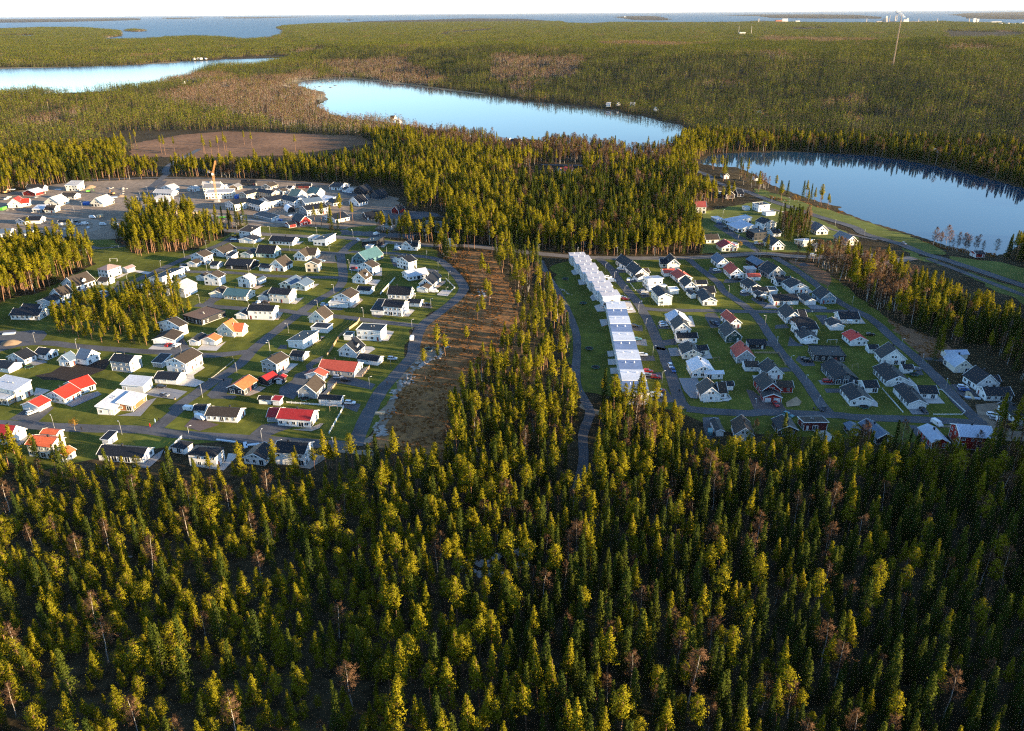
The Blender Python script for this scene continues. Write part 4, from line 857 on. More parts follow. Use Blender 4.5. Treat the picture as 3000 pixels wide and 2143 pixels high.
# two rows of narrow townhouses
def townrow(spec, lower):
    t, p0, p1, n = spec; a = ground(t, *p0); b = ground(t, *p1); d = (b-a)/(n-1); Ls = np.hypot(*d); th = math.atan2(d[1], d[0])+math.pi/2
    for k in range(n):
        o = a+d*k; D = 10.2
        tall = lower and k % 2 == 0
        lab = ('white townhouse with flat white roof in the lower alternating row' if tall else 'white townhouse with blue seamed metal roof in the lower alternating row') if lower else 'white townhouse with pale lilac metal roof in the upper row'
        grp = ('flat-roofed townhouses of the lower row' if tall else 'blue-roofed townhouses of the lower row') if lower else 'townhouses of the upper row'
        if lower and k == n-1: lab = 'white end townhouse with blue roof and sunlit blank gable behind two pines'; grp = None
        root = thing('townhouse', lab, 'townhouse', (o[0], o[1], .04), grp)
        F = Frame(o, th, o); h = 5.9 if tall else (5.1 if lower else 5.5+(.45 if k % 2 else 0)-.03*k); Ly = Ls-.05
        off = .0 if lower else (.9 if k % 2 else 0)
        wm = MB()
        z1 = h+(.1 if tall else .75)
        wm.add([F((x+off, y, z)) for z in (-.1,) for (x, y) in ((0,0),(D,0),(D,Ly),(0,Ly))]+[F((off, 0, h)), F((D+off, 0, h)), F((D+off, Ly, z1 if not tall else h)), F((off, Ly, z1 if not tall else h))],
               [(0,3,2,1),(4,5,6,7),(0,1,5,4),(1,2,6,5),(2,3,7,6),(3,0,4,7)])
        link('wall', wm.mesh('wall', wall_mat('white')), root)
        rm = MB()
        hh = h if tall else z1
        rm.slab([F((off-.35, -.1, h+.2)), F((off+D+.35, -.1, h+.2)), F((off+D+.35, Ly, hh+.2)), F((off-.35, Ly, hh+.2))], .16)
        ro = link('roof', rm.mesh('roof', roof_mat('whitemetal' if tall else ('townblue' if lower else 'townlilac')), uv=True), root)
        tm = MB()
        tm.box(off-.42, -.22, h-.02, off+D+.42, -.08, h+.36, fn=F)
        link('trim', tm.mesh('trim', WHITE), root)
        for q in range(2):
            cx = D*(.3+.4*q)+off; cyy = Ly*.7
            link('roof_vent', MB().box(cx-.2, cyy-.2, hh-.2, cx+.2, cyy+.2, hh+.85, fn=F).mesh('vent', WHITE), ro)
        for z in (.9, 3.5):
            for yy in ((.3, .7) if Ly > 4 else (.5,)): opening(_pane, Frame(o+np.array([F.X[0], F.X[1]])*off, th, o), 'y', Ly*yy, 1.0, 1.3, z, root, 'window', D, Ly, True)
        if k == n-1 or k == 6 and not lower:
            for xx in (.25, .75): opening(_pane, Frame(o+np.array([F.X[0], F.X[1]])*off, th, o), 'x', D*xx, .7, 1.6, .9, root, 'window', D, Ly, True)
        FOOT.append((F, D, Ly, o))
townrow(TOWN_A, False); townrow(TOWN_B, True)
# gabled garage closing the upper row
a, b, c = [ground('I', *p) for p in ((800, 872), (770, 835), (1012, 862))]
th, Lx, Ly = orth(a, b, c); root = thing('garage', 'white gabled storage building closing the upper townhouse row', 'garage', (a[0], a[1], .04))
build_volume(root, (a[0], a[1]), a, th, Lx, Ly, 'g', 'l', 'brown', 'white', True, True, '', 999)
# ------------------------------------------------------------------ trees
PINE_L = foliage('pine_needles', (.150, .142, .009), (.240, .205, .012), transl=.22)
FAR_PINE = foliage('far_pine_needles', (.085, .102, .012), (.145, .148, .014), transl=.2)
SPRUCE_L = foliage('spruce_needles', (.028, .044, .010), (.075, .088, .012), transl=.18)
BIRCH_T = foliage('birch_twigs', (.125, .074, .044), (.180, .106, .062), transl=.25)
LEAF_Y = foliage('yellow_leaves', (.30, .16, .03), (.36, .22, .05), transl=.3)
PINE_B = mat('pine_bark', (.21, .115, .065), rough=.9, var=.3, scale=1.2)
SPRUCE_B = mat('spruce_bark', (.10, .075, .06), rough=.9, var=.3, scale=1.2)
BIRCH_B = mat('birch_bark', (.40, .36, .31), rough=.8, var=.25, scale=1.5)
class Cloud:
    """leaf-sized faces with normals pointing out of the crown"""
    def __init__(s, seed): s.r = np.random.default_rng(seed); s.v = []; s.n = []; s.k = 0
    def quads(s, c, out, size, flat=0.0):
        n = len(c); r = s.r
        on = out/np.maximum(np.linalg.norm(out, axis=1), 1e-6)[:, None]; gn = on+r.normal(size=(n, 3))*.55
        a = np.cross(gn, r.normal(size=(n, 3))); a /= np.linalg.norm(a, axis=1)[:, None]
        b = np.cross(gn, a); b /= np.linalg.norm(b, axis=1)[:, None]
        sz = (size*r.uniform(.65, 1.35, n))[:, None]
        q = np.stack([c-a*sz-b*sz*.55, c+a*sz-b*sz*.35, c+a*sz*.8+b*sz*.55, c-a*sz*.7+b*sz*.6], 1)
        nn = out+r.normal(size=(n, 3))*.33; nn /= np.linalg.norm(nn, axis=1)[:, None]
        s.v.append(q.reshape(-1, 3)); s.n.append(np.repeat(nn, 4, 0))
    def mesh(s, name, m, extra=None):
        """extra: MB with woody parts, second material"""
        V = np.vstack(s.v); Nn = np.vstack(s.n); nq = len(V)//4; F = [tuple(range(i*4, i*4+4)) for i in range(nq)]
        mats = [m]; me = bpy.data.meshes.new(name); vv = V.tolist(); mi = [0]*nq
        if extra:
            o = len(vv); vv += extra.v; F += [tuple(o+i for i in f) for f in extra.f]; mi += [1]*len(extra.f)
        me.from_pydata(vv, [], F); me.materials.append(m)
        if extra: me.materials.append(extra.mat)
        me.polygons.foreach_set('material_index', mi); me.polygons.foreach_set('use_smooth', [True]*len(F)); me.update()
        nv = np.zeros((len(vv), 3)); nv[:len(V)] = Nn
        if extra:
            for f in extra.f:
                p = [Vector(extra.v[i]) for i in f]; fn = (p[1]-p[0]).cross(p[2]-p[0])
                for i in f: nv[o+i] += fn
        ln = np.linalg.norm(nv, axis=1); nv[ln < 1e-9] = (0, 0, 1); nv /= np.maximum(np.linalg.norm(nv, axis=1), 1e-9)[:, None]
        me.normals_split_custom_set_from_vertices(nv.tolist()); return me
def trunk_mb(h, r0, seed, m, lean=.25, k=6):
    r = random.Random(seed); b = MB(); p = Vector((0, 0, -.3)); x = y = 0; n = 4
    for i in range(n):
        x += r.uniform(-lean, lean)*h/14; y += r.uniform(-lean, lean)*h/14
        q = Vector((x, y, h*(i+1)/n)); b.tube(p, q, r0*(1-.86*i/n), r0*(1-.86*(i+1)/n), k, cap=False); p = q
    b.mat = m; return b
def axis_at(b, h, z):
    return np.array([0., 0., z])
def make_pine(seed, h, cb, cr, nb, k, size, shape):
    r = np.random.default_rng(seed); tb = trunk_mb(h*.97, .045+.011*h, seed, PINE_B); c = Cloud(seed+1)
    for i in range(nb):
        t = (i+r.uniform(0, 1))/nb; z = h*(cb+(1-cb)*t)
        pr = {'cone': (1-t)**1.05*.95+.05, 'round': math.sqrt(max(0, 1-(1.7*t-.62)**2*.72))*.95 if t < .97 else .3, 'tall': min(1, .45+1.6*t)*(1-t**3*.85)}[shape]
        L = cr*pr*r.uniform(.55, 1.25); az = i*2.4+r.uniform(-.7, .7); el = r.uniform(-.05, .45)
        d = np.array([math.cos(az), math.sin(az), el])
        for f, w in ((.45, .6), (.75, .9), (1.0, 1.0)):
            p = np.array([0, 0, z])+d*L*f; n = max(2, int(k*w))
            rc = .10+.17*L
            cc = p+r.normal(size=(n, 3))*np.array([rc, rc, rc*.6])
            o = np.array([p[0], p[1], 0])/max(L, .3)*.9+np.array([0, 0, .28+.35*t]); o = np.tile(o, (n, 1))
            c.quads(cc, o, size*(1.15-.5*t))
        if i % 2 == 0:
            tb.tube((0, 0, z-.1), tuple(np.array([0, 0, z])+d*L*.8), .05, .02, 3, cap=False)
    return tb, c
def make_spruce(seed, h, cr, nb, k, size, bare=.06):
    r = np.random.default_rng(seed); tb = trunk_mb(h*.97, .05+.009*h, seed, SPRUCE_B, .08); c = Cloud(seed+1)
    for i in range(nb):
        t = ((i+r.uniform(0, 1))/nb)**.9; z = h*(bare+(1-bare)*t)
        L = (cr*(1-t)**1.0+.08)*r.uniform(.7, 1.2); az = i*2.4+r.uniform(-.5, .5)
        for f in (.3, .6, .95):
            p = np.array([math.cos(az)*L*f, math.sin(az)*L*f, z-.30*L*f]); n = max(2, int(k*(.5+.6*f)))
            cc = p+r.normal(size=(n, 3))*np.array([.16+.10*L, .16+.10*L, .13])
            o = np.tile(np.array([math.cos(az)*.9, math.sin(az)*.9, .35]), (n, 1)); c.quads(cc, o, size, .3)
    c.quads(np.c_[r.normal(0, .05, 6), r.normal(0, .05, 6), h*r.uniform(.93, 1.02, 6)], np.tile([0, 0, 1.], (6, 1)), size*.6)
    return tb, c
def make_birch(seed, h, cr, nl, nt, leaf=False):
    r = np.random.default_rng(seed); tb = trunk_mb(h*.95, .04+.008*h, seed, BIRCH_B, .3); c = Cloud(seed+1)
    for i in range(nl):
        t = (i+.5)/nl; z = h*(.30+.66*t); L = cr*(math.sin(math.pi*min(.98, .18+.8*t))*.9+.12)*r.uniform(.7, 1.2); az = i*2.4+r.uniform(-.6, .6)
        tip = np.array([math.cos(az)*L, math.sin(az)*L, z+L*r.uniform(.7, 1.3)])
        a0 = np.array([0, 0, z]); w = np.array([-math.sin(az), math.cos(az), 0])*.04; c.v.append(np.array([a0-w, a0+w, tip+w*.3, tip-w*.3])); c.n.append(np.tile([math.cos(az)*.7, math.sin(az)*.7, .5], (4, 1)))
        for j in range(nt):
            f = r.uniform(.25, 1.05); p = np.array([0, 0, z])*(1-f)+tip*f+r.normal(size=3)*.16*L
            d = np.array([math.cos(az), math.sin(az), .6])*.5+r.normal(size=3)*.6; d /= np.linalg.norm(d); l = r.uniform(.35, .8); w = np.cross(d, r.normal(size=3)); w /= np.linalg.norm(w); w *= .03
            q = np.array([p-w, p+w, p+d*l+w*.4, p+d*l-w*.4]); o = np.array([p[0], p[1], .5*L]); o = o/max(np.linalg.norm(o), .1)
            c.v.append(q); c.n.append(np.tile(o, (4, 1)))
        n = max(3, nt//2) if not leaf else nt*2
        cc = tip*.75+np.array([0, 0, z])*.25+r.normal(size=(n, 3))*.22*L; o = np.tile([math.cos(az), math.sin(az), .6], (n, 1)); c.quads(cc, o, .09 if not leaf else .16)
    return tb, c
PROTO = {}   # kind -> list of (trunk mesh, crown mesh, whole mesh, height)
def reg(kind, idx, tc, cm, h):
    tb, c = tc; nm = kind
    PROTO.setdefault(kind, []).append((tb.mesh(nm+'_trunk', tb.mat, fix=False, smooth=True), c.mesh(nm+'_crown', cm), c.mesh(nm+'_whole', cm, tb), h))
for i in range(6): reg('young', i, make_pine(100+i, 9.0, .16+.03*(i % 3), 1.65, 52, 14, .135, 'round' if i % 3 == 2 else 'cone'), PINE_L, 9.0)
for i in range(6): reg('pine', i, make_pine(130+i, 14.0, .36+.05*(i % 3), 1.65, 56, 14, .15, ('cone', 'cone', 'tall')[i % 3]), PINE_L, 14.0)
for i in range(4): reg('tallpine', i, make_pine(160+i, 17.0, .52+.04*(i % 3), 1.75, 48, 14, .175, ('tall', 'cone')[i % 2]), PINE_L, 17.0)
for i in range(5): reg('spruce', i, make_spruce(200+i, 14.0, 1.75+.2*(i % 3), 90, 9, .14), SPRUCE_L, 14.0)
for i in range(4): reg('birch', i, make_birch(240+i, 13.0, 1.9, 17, 60), BIRCH_T, 13.0)
for i in range(2): reg('gold', i, make_birch(260+i, 5.0, 1.6, 12, 10, True), LEAF_Y, 5.0)
def make_bush(seed):
    r = np.random.default_rng(seed); c = Cloud(seed)
    p = r.normal(size=(46, 3)); p /= np.linalg.norm(p, axis=1)[:, None]; p *= r.uniform(.4, 1, (46, 1)); p[:, 2] = np.abs(p[:, 2])*.7
    c.quads(p, p+np.array([0, 0, .3]), .20); return c
BUSHM = [make_bush(300+i).mesh('bush', foliage('heath_shrub', (.24, .10, .032), (.34, .17, .055)) if i == 0 else bpy.data.materials['heath_shrub']) for i in range(3)]
# far stands: a patch of small trees in one mesh
def make_patch(seed, size, n, mix, q):
    r = np.random.default_rng(seed); groups = {}
    for i in range(n):
        x, y = r.uniform(-size/2, size/2, 2); k = r.choice(3, p=mix); h = r.uniform(10, 19)*(.85 if k == 2 else 1); cr = {0: 1.9, 1: 1.7, 2: 2.2}[k]*r.uniform(.8, 1.2)
        c = groups.setdefault(k, Cloud(seed*31+k)); cb = {0: .35, 1: .05, 2: .35}[k]
        t = r.uniform(0, 1, q)**(1.2 if k == 1 else 1.0); pr = (1-t)**.8+.08 if k == 1 else np.sqrt(np.clip(1-(1.6*t-.7)**2*.8, .03, 1)); az = r.uniform(0, 6.28, q); rad_ = cr*pr*np.sqrt(r.uniform(.25, 1, q))
        p = np.stack([np.cos(az)*rad_, np.sin(az)*rad_, h*(cb+(1-cb)*t)], 1); o = np.stack([np.cos(az), np.sin(az), .3+.5*t], 1)
        c.quads(p+np.array([x, y, 0]), o, .46 if q > 10 else .85)
        w = MB(); w.tube((x, y, -1), (x, y, h*.8), .11, .05, 3, cap=False)
        T = groups.setdefault(10+k, MB()); T.add(w.v, w.f)
    V = []; F = []; mi = []; NV = []; M_ = [FAR_PINE, SPRUCE_L, BIRCH_T, PINE_B, SPRUCE_B, BIRCH_B]
    for k, g in groups.items():
        o = sum(len(x) for x in V)
        if k < 10:
            v = np.vstack(g.v); V.append(v); NV.append(np.vstack(g.n)); nq = len(v)//4; F += [tuple(o+i*4+j for j in range(4)) for i in range(nq)]; mi += [k]*nq
        else:
            v = np.array(g.v); V.append(v); nn = np.zeros_like(v)
            for f in g.f:
                fn = np.cross(v[f[1]]-v[f[0]], v[f[2]]-v[f[0]])
                for i in f: nn[i] += fn
            NV.append(nn/np.maximum(np.linalg.norm(nn, axis=1), 1e-9)[:, None]); F += [tuple(o+i for i in f) for f in g.f]; mi += [k-7]*len(g.f)
    me = bpy.data.meshes.new('stand'); me.from_pydata(np.vstack(V).tolist(), [], F)
    for m in M_: me.materials.append(m)
    me.polygons.foreach_set('material_index', mi); me.polygons.foreach_set('use_smooth', [True]*len(F)); me.update(); me.normals_split_custom_set_from_vertices(np.vstack(NV).tolist()); return me
# ---- where trees stand
def polys(*ss): return [poly(s) for s in ss]
NOTREE = polys(*[s[3] for s in SHEETS], 'M 1000 300 1500 250 1850 500 2060 820 2060 1300 1600 1230 1100 700',
  'V 1205 560 1250 690 1262 800 1300 900 1340 900 1310 760 1290 640 1260 570', 'V 1540 455 1720 440 1920 520 1900 560 1560 575', 'V 1700 445 1880 490 2210 600 2273 650 2273 690 2100 620 1900 540 1700 460',
  'V -60 690 60 690 130 780 -60 800', 'V 1480 905 1560 1000 1700 985 2000 1000 2170 1000 2150 940 1900 930', 'S 640 215 800 200 1100 185 1600 190 1800 210 1850 240 1500 330 1100 330 900 300 640 290',
  'V 280 325 430 350 640 343 835 320 835 347 640 374 430 380 280 374', 'X 300 610 720 596 770 625 600 650 350 660', 'X 1180 545 1350 530 1340 580 1180 575', 'V 640 395 900 420 900 470 990 470 1000 525 870 512', 'H 1900 270 2274 280 2330 400 2100 440 1850 430 1600 400 1580 340', 'H 1480 10 1920 20 1920 115 1480 105', 'V 1540 348 1600 352 1720 396 1765 452 1690 455 1600 442 1540 412', 'V 1760 470 1900 535 2000 575 2100 615 2290 690 2290 745 2100 668 2000 628 1950 590 1860 560', 'V 1690 400 1830 452 1960 495 2060 515 2210 552 2273 580 2273 640 2100 590 1900 520 1750 455 1680 425')
GROVES = polys('V 290 498 360 478 430 482 445 545 380 560 300 572', 'V 112 705 250 672 345 645 420 650 425 700 340 770 200 760 130 740', 'V -60 575 60 560 130 560 196 572 160 598 118 626 60 652 -60 698',
  'N 1050 800 1200 780 1400 800 1410 930 1200 980 1060 930', 'G 1560 640 1900 640 2060 620 2060 680 1600 720', 'D 280 960 600 950 610 880 480 850 270 900')
GROVES += polys('O 1180 390 1500 420 1780 470 1990 500 1970 530 1700 510 1400 450 1180 405', 'N 780 340 930 330 1000 390 900 400')
GROVEK = ['grove', 'grovelow', 'grove', 'grovemix', 'sparse', 'sparse', 'birchrow', 'birchrow']
BIRCHZ = polys('V 330 225 500 185 700 160 720 215 850 255 1000 290 1100 290 1200 300 1420 320 1500 335 1480 385 1250 365 1100 350 960 330 900 300 640 290 480 250',
  'V 1840 530 1960 545 1990 600 1960 640 1850 600', 'V 1690 85 1960 90 1850 130 1650 120', 'V 1330 100 1600 112 1500 135 1330 125', 'V 2060 500 2210 545 2210 558 2060 525', 'V 700 150 900 150 1000 185 900 190', 'V 0 175 500 165 520 180 300 195 0 190',
  'V 1620 380 1680 400 1690 430 1600 400', 'V 1800 560 1870 555 1880 640 1830 620', 'V 1270 470 1380 470 1400 545 1290 555', 'V 1100 160 1300 170 1280 195 1100 190')
SPRUCEZ = polys('V 640 340 900 320 920 400 700 405', 'V 1140 400 1480 400 1550 470 1530 545 1400 545 1250 540 1160 480', 'P 1500 1700 1900 1450 2300 1400 3000 1500 3300 1500 3300 2400 1500 2400', 'V 1960 640 2273 750 2273 850 2050 720')
YOUNGZ = polys('P -600 1370 300 1385 700 1400 1000 1400 1100 1500 1150 2300 700 2600 -600 2600', 'V 1480 900 1600 960 2300 985 2300 1080 1900 1060 1600 1040 1400 960')
SPARSEZ = polys('V 1000 560 1100 640 1085 770 1010 830 960 960 905 990 950 800 1060 680 1040 640')
EDGEZ = polys('P -600 1370 300 1385 700 1400 1000 1390 1050 1470 -600 1480')
def grid_points(lim, step, jit):
    """jittered points over the land in front of, and beside, the camera"""
    xs = np.arange(-lim, lim, step); ys = np.arange(-140, lim, step); X, Y = np.meshgrid(xs, ys); p = np.stack([X.ravel(), Y.ravel()], 1)
    return p+nrg.uniform(-jit, jit, p.shape)*step
def in_any(PS, p):
    m = np.zeros(len(p), bool)
    for P in PS: m |= inside(P, p)
    return m
def water_mask(p, marg):
    m = np.zeros(len(p), bool)
    for P in LAKES:
        lo = P.min(0)-marg; hi = P.max(0)+marg; b = (p[:, 0] > lo[0]) & (p[:, 0] < hi[0]) & (p[:, 1] > lo[1]) & (p[:, 1] < hi[1])
        if b.any(): q = p[b]; m[b] |= inside(P, q) | (dist_poly(P, q) < marg)
    s = inside(SEA, p)
    for P in LAND: s &= ~inside(P, p)
    return m | s
def near_road(p, ex):
    m = np.zeros(len(p), bool)
    for Q, w in ROADQ:
        lo = Q.min(0)-15; hi = Q.max(0)+15; b = (p[:, 0] > lo[0]) & (p[:, 0] < hi[0]) & (p[:, 1] > lo[1]) & (p[:, 1] < hi[1]) & ~m
        if b.any(): m[b] |= dist_poly(Q, p[b], False) < w/2+ex
    return m
NEAR = 1150.0
pts = grid_points(NEAR, 3.9, .48)
d = np.hypot(pts[:, 0], pts[:, 1]); az = np.degrees(np.arctan2(pts[:, 0], pts[:, 1]))
inview = (np.abs(az) < 38) & (pts[:, 1] > 95)
shade = (pts[:, 0] > 60) & (pts[:, 0] < 480) & (pts[:, 1] > -135) & (pts[:, 1] < 520)      # wood beside the frame, whose shade falls on the estate
side = (pts[:, 1] > -60) & (d < 260)
keep = ((inview & (d < NEAR)) | shade | side)
pts = pts[keep]; d = d[keep]
grove = np.full(len(pts), '', dtype='<U8')
for P, k in zip(GROVES, GROVEK): grove[inside(P, pts)] = k
bad = in_any(NOTREE, pts) & (grove == '')
sp = in_any(SPARSEZ, pts); u = nrg.uniform(0, 1, len(pts))
bad &= ~(sp & (u < .05)); bad &= ~(inside(poly('V 1540 348 1600 352 1720 396 1765 452 1690 455 1600 442 1540 412'), pts) & (u > .95))
bad |= water_mask(pts, 7.0) | near_road(pts, 2.6)
for F, Lx, Ly, o in FOOT:
    q = pts-np.array(o)[None, :2]; lx = q[:, 0]*F.X.x+q[:, 1]*F.X.y; ly = q[:, 0]*F.Y.x+q[:, 1]*F.Y.y
    bad |= (lx > -2.5) & (lx < Lx+2.5) & (ly > -2.5) & (ly < Ly+2.5)
pts = pts[~bad]; d = d[~bad]; grove = grove[~bad]; u = nrg.uniform(0, 1, len(pts))
isB = in_any(BIRCHZ, pts); isS = in_any(SPRUCEZ, pts) | (inside(poly('P 900 185 1500 180 2000 140 2600 150 3000 200 3500 300 3500 640 2900 520 2400 452 2000 380 1500 290 1100 240'), pts) & (u < .8)); isY = in_any(YOUNGZ, pts); isE = in_any(EDGEZ, pts); isSp = in_any(SPARSEZ, pts)
cl = fbm(pts[:, 0], pts[:, 1], 70, 21); cl2 = fbm(pts[:, 0], pts[:, 1], 260, 22)
kind = np.full(len(pts), 'pine', dtype='<U9'); drop = np.zeros(len(pts), bool); u2 = nrg.uniform(0, 1, len(pts)); u3 = nrg.uniform(0, 1, len(pts))
base = ~(isB | isS | isY) & (grove == '')
kind[base & (u < .30+.25*cl2)] = 'spruce'; kind[base & (u > .95-.05*cl)] = 'birch'; kind[base & (u > .55) & (u < .8) & (d > 520)] = 'tallpine'
kind[isB] = np.where(u[isB] < .74, 'birch', np.where(u[isB] < .82, 'spruce', 'pine'))
kind[isS] = np.where(u[isS] < .66, 'spruce', np.where(u[isS] < .76, 'birch', 'pine'))
kind[isY] = np.where(u[isY] < .86, 'young', np.where(u[isY] < .955, 'spruce', 'birch'))
kind[grove == 'grove'] = np.where(u[grove == 'grove'] < .55, 'tallpine', np.where(u[grove == 'grove'] < .8, 'pine', 'spruce'))
gl = grove == 'grovelow'; kind[gl] = np.where(u[gl] < .45, 'pine', np.where(u[gl] < .75, 'young', 'spruce')); kind[grove == 'grovemix'] = np.where(u[grove == 'grovemix'] < .6, 'spruce', 'birch'); kind[grove == 'sparse'] = 'tallpine'; kind[grove == 'birchrow'] = 'birch'
kind[isSp] = np.where(u3[isSp] < .8, 'tallpine', 'pine')
drop |= isY & ((u2 < .10) | ((cl > .75) & (u2 < .75))); drop |= (grove == 'sparse') & (u2 < .82); drop |= (grove == 'grovelow') & (u2 < .35); drop |= base & (u2 < .12+.20*(cl > .6)); kind[base & (d > 450) & (fbm(pts[:, 0], pts[:, 1], 110, 24) > .75)] = 'birch'; drop |= isB & (u2 < .25)
drop |= inside(poly('V 1085 556 1210 560 1262 800 1280 900 1000 900 1035 850 1150 715'), pts) & (u3 < np.where(pts[:, 1] > 330, .48, .34)); drop |= isE & (u3 < .35); drop |= isS & (u2 < .12)
drop |= (d > 650) & (u2 > .75)
pts = pts[~drop]; d = d[~drop]; kind = kind[~drop]; cl = cl[~drop]
n = len(pts); z = terrain(pts); rs = nrg.uniform(.72, 1.18, n); rs[kind == 'young'] *= nrg.uniform(.7, 1.12, (kind == 'young').sum()); rs *= nrg.choice([.72, .9, 1., 1.12], n, p=[.18, .27, .35, .20]); rs[d > 450] *= 1.12; wid = nrg.uniform(.85, 1.2, n); rot = nrg.uniform(0, 6.28, n)
var = np.array([nrg.integers(len(PROTO[k])) for k in kind]); tilt = nrg.normal(0, .035, (n, 2))
px, py, dep = to_px(pts[:, 0], pts[:, 1], z+5.0)
seen = (px > -30) & (px < 3030) & (py > 0) & (py < 2200) & (dep > 0)
TREES = {'young': ('young_pine', 'pine tree'), 'pine': ('pine_tree', 'pine tree'), 'tallpine': ('tall_pine', 'pine tree'), 'spruce': ('spruce_tree', 'spruce tree'), 'birch': ('birch_tree', 'birch tree')}
LAB = {'young': 'short bushy yellow-green pine in the foreground forest on the rocky slope', 'pine': 'slender pine with a lit green crown in the forest before the houses', 'tallpine': 'tall pine with a long bare reddish trunk and a high crown',
       'spruce': 'narrow pointed dark green spruce in the foreground forest', 'birch': 'bare reddish-brown birch with a pale trunk among the conifers'}
single = np.zeros(n, bool)
for k, (nm, cat) in TREES.items():
    idx = np.where(seen & (kind == k))[0]; idx = idx[np.argsort(dep[idx])][:{'young': 300, 'pine': 300, 'tallpine': 200, 'spruce': 300, 'birch': 220}[k]]; single[idx] = True
    for i in idx:
        tm, cm, wm, hh = PROTO[k][var[i]]; s = float(rs[i]); wv_ = float(s*wid[i])
        e = link(nm, None, None, (float(pts[i, 0]), float(pts[i, 1]), float(z[i])-.05)); e.rotation_euler = (float(tilt[i, 0]), float(tilt[i, 1]), float(rot[i])); e.scale = (wv_, wv_, s)
        tag(e, LAB[k], cat, nm.replace('_', ' ')+'s seen largest'); link('trunk', tm, e); link('crown', cm, e)
# ---- the rest of the wood: instances on points
def instancer(name, protos, P, idx, rotv, scl, label, cat):
    c = bpy.data.collections.new(name+'_sources')
    for i, me in enumerate(protos):
        o = bpy.data.objects.new('%s_%02d' % (name, i), me); c.objects.link(o)
    me = bpy.data.meshes.new(name); me.vertices.add(len(P)); me.vertices.foreach_set('co', np.asarray(P, np.float32).ravel())
    a = me.attributes.new('pick', 'INT', 'POINT'); a.data.foreach_set('value', np.asarray(idx, np.int32))
    a = me.attributes.new('turn', 'FLOAT_VECTOR', 'POINT'); a.data.foreach_set('vector', np.asarray(rotv, np.float32).ravel())
    a = me.attributes.new('grow', 'FLOAT_VECTOR', 'POINT'); a.data.foreach_set('vector', np.asarray(scl, np.float32).ravel())
    ob = link(name, me); tag(ob, label, cat, None, 'stuff')
    ng = bpy.data.node_groups.new(name, 'GeometryNodeTree'); ng.interface.new_socket('Geometry', in_out='INPUT', socket_type='NodeSocketGeometry'); ng.interface.new_socket('Geometry', in_out='OUTPUT', socket_type='NodeSocketGeometry')
    N = ng.nodes; L = ng.links; gi = N.new('NodeGroupInput'); go = N.new('NodeGroupOutput'); ip = N.new('GeometryNodeInstanceOnPoints'); ci = N.new('GeometryNodeCollectionInfo')
    ci.inputs['Collection'].default_value = c; ci.inputs['Separate Children'].default_value = True; ci.inputs['Reset Children'].default_value = True
    def na(nm_, ty):
        q = N.new('GeometryNodeInputNamedAttribute'); q.data_type = ty; q.inputs['Name'].default_value = nm_; return q.outputs['Attribute']
    L.new(gi.outputs[0], ip.inputs['Points']); L.new(ci.outputs[0], ip.inputs['Instance']); ip.inputs['Pick Instance'].default_value = True
    L.new(na('pick', 'INT'), ip.inputs['Instance Index']); L.new(na('turn', 'FLOAT_VECTOR'), ip.inputs['Rotation']); L.new(na('grow', 'FLOAT_VECTOR'), ip.inputs['Scale'])
    L.new(ip.outputs[0], go.inputs[0]); mod = ob.modifiers.new('trees', 'NODES'); mod.node_group = ng
    return ob
STUFF = {'young': ('young_pine_wood', 'mass of short bushy pines covering the near rocky slope'), 'pine': ('pine_wood', 'mass of slender pines behind the nearest ones and around the estates'), 'tallpine': ('tall_pine_wood', 'mass of tall bare-trunked pines in groves and at wood edges'),
         'spruce': ('spruce_wood', 'mass of dark pointed spruces among the pines'), 'birch': ('birch_wood', 'mass of bare brown birches in stands and along the shores')}
for k, (nm, lab) in STUFF.items():
    m = (kind == k) & ~single
    if m.sum() == 0: continue
    P = np.c_[pts[m], z[m]-.05]; instancer(nm, [p[2] for p in PROTO[k]], P, var[m], np.c_[tilt[m], rot[m]], np.stack([rs[m]*wid[m], rs[m]*wid[m], rs[m]], 1), lab, 'wood')
print('trees', n, 'single', single.sum())
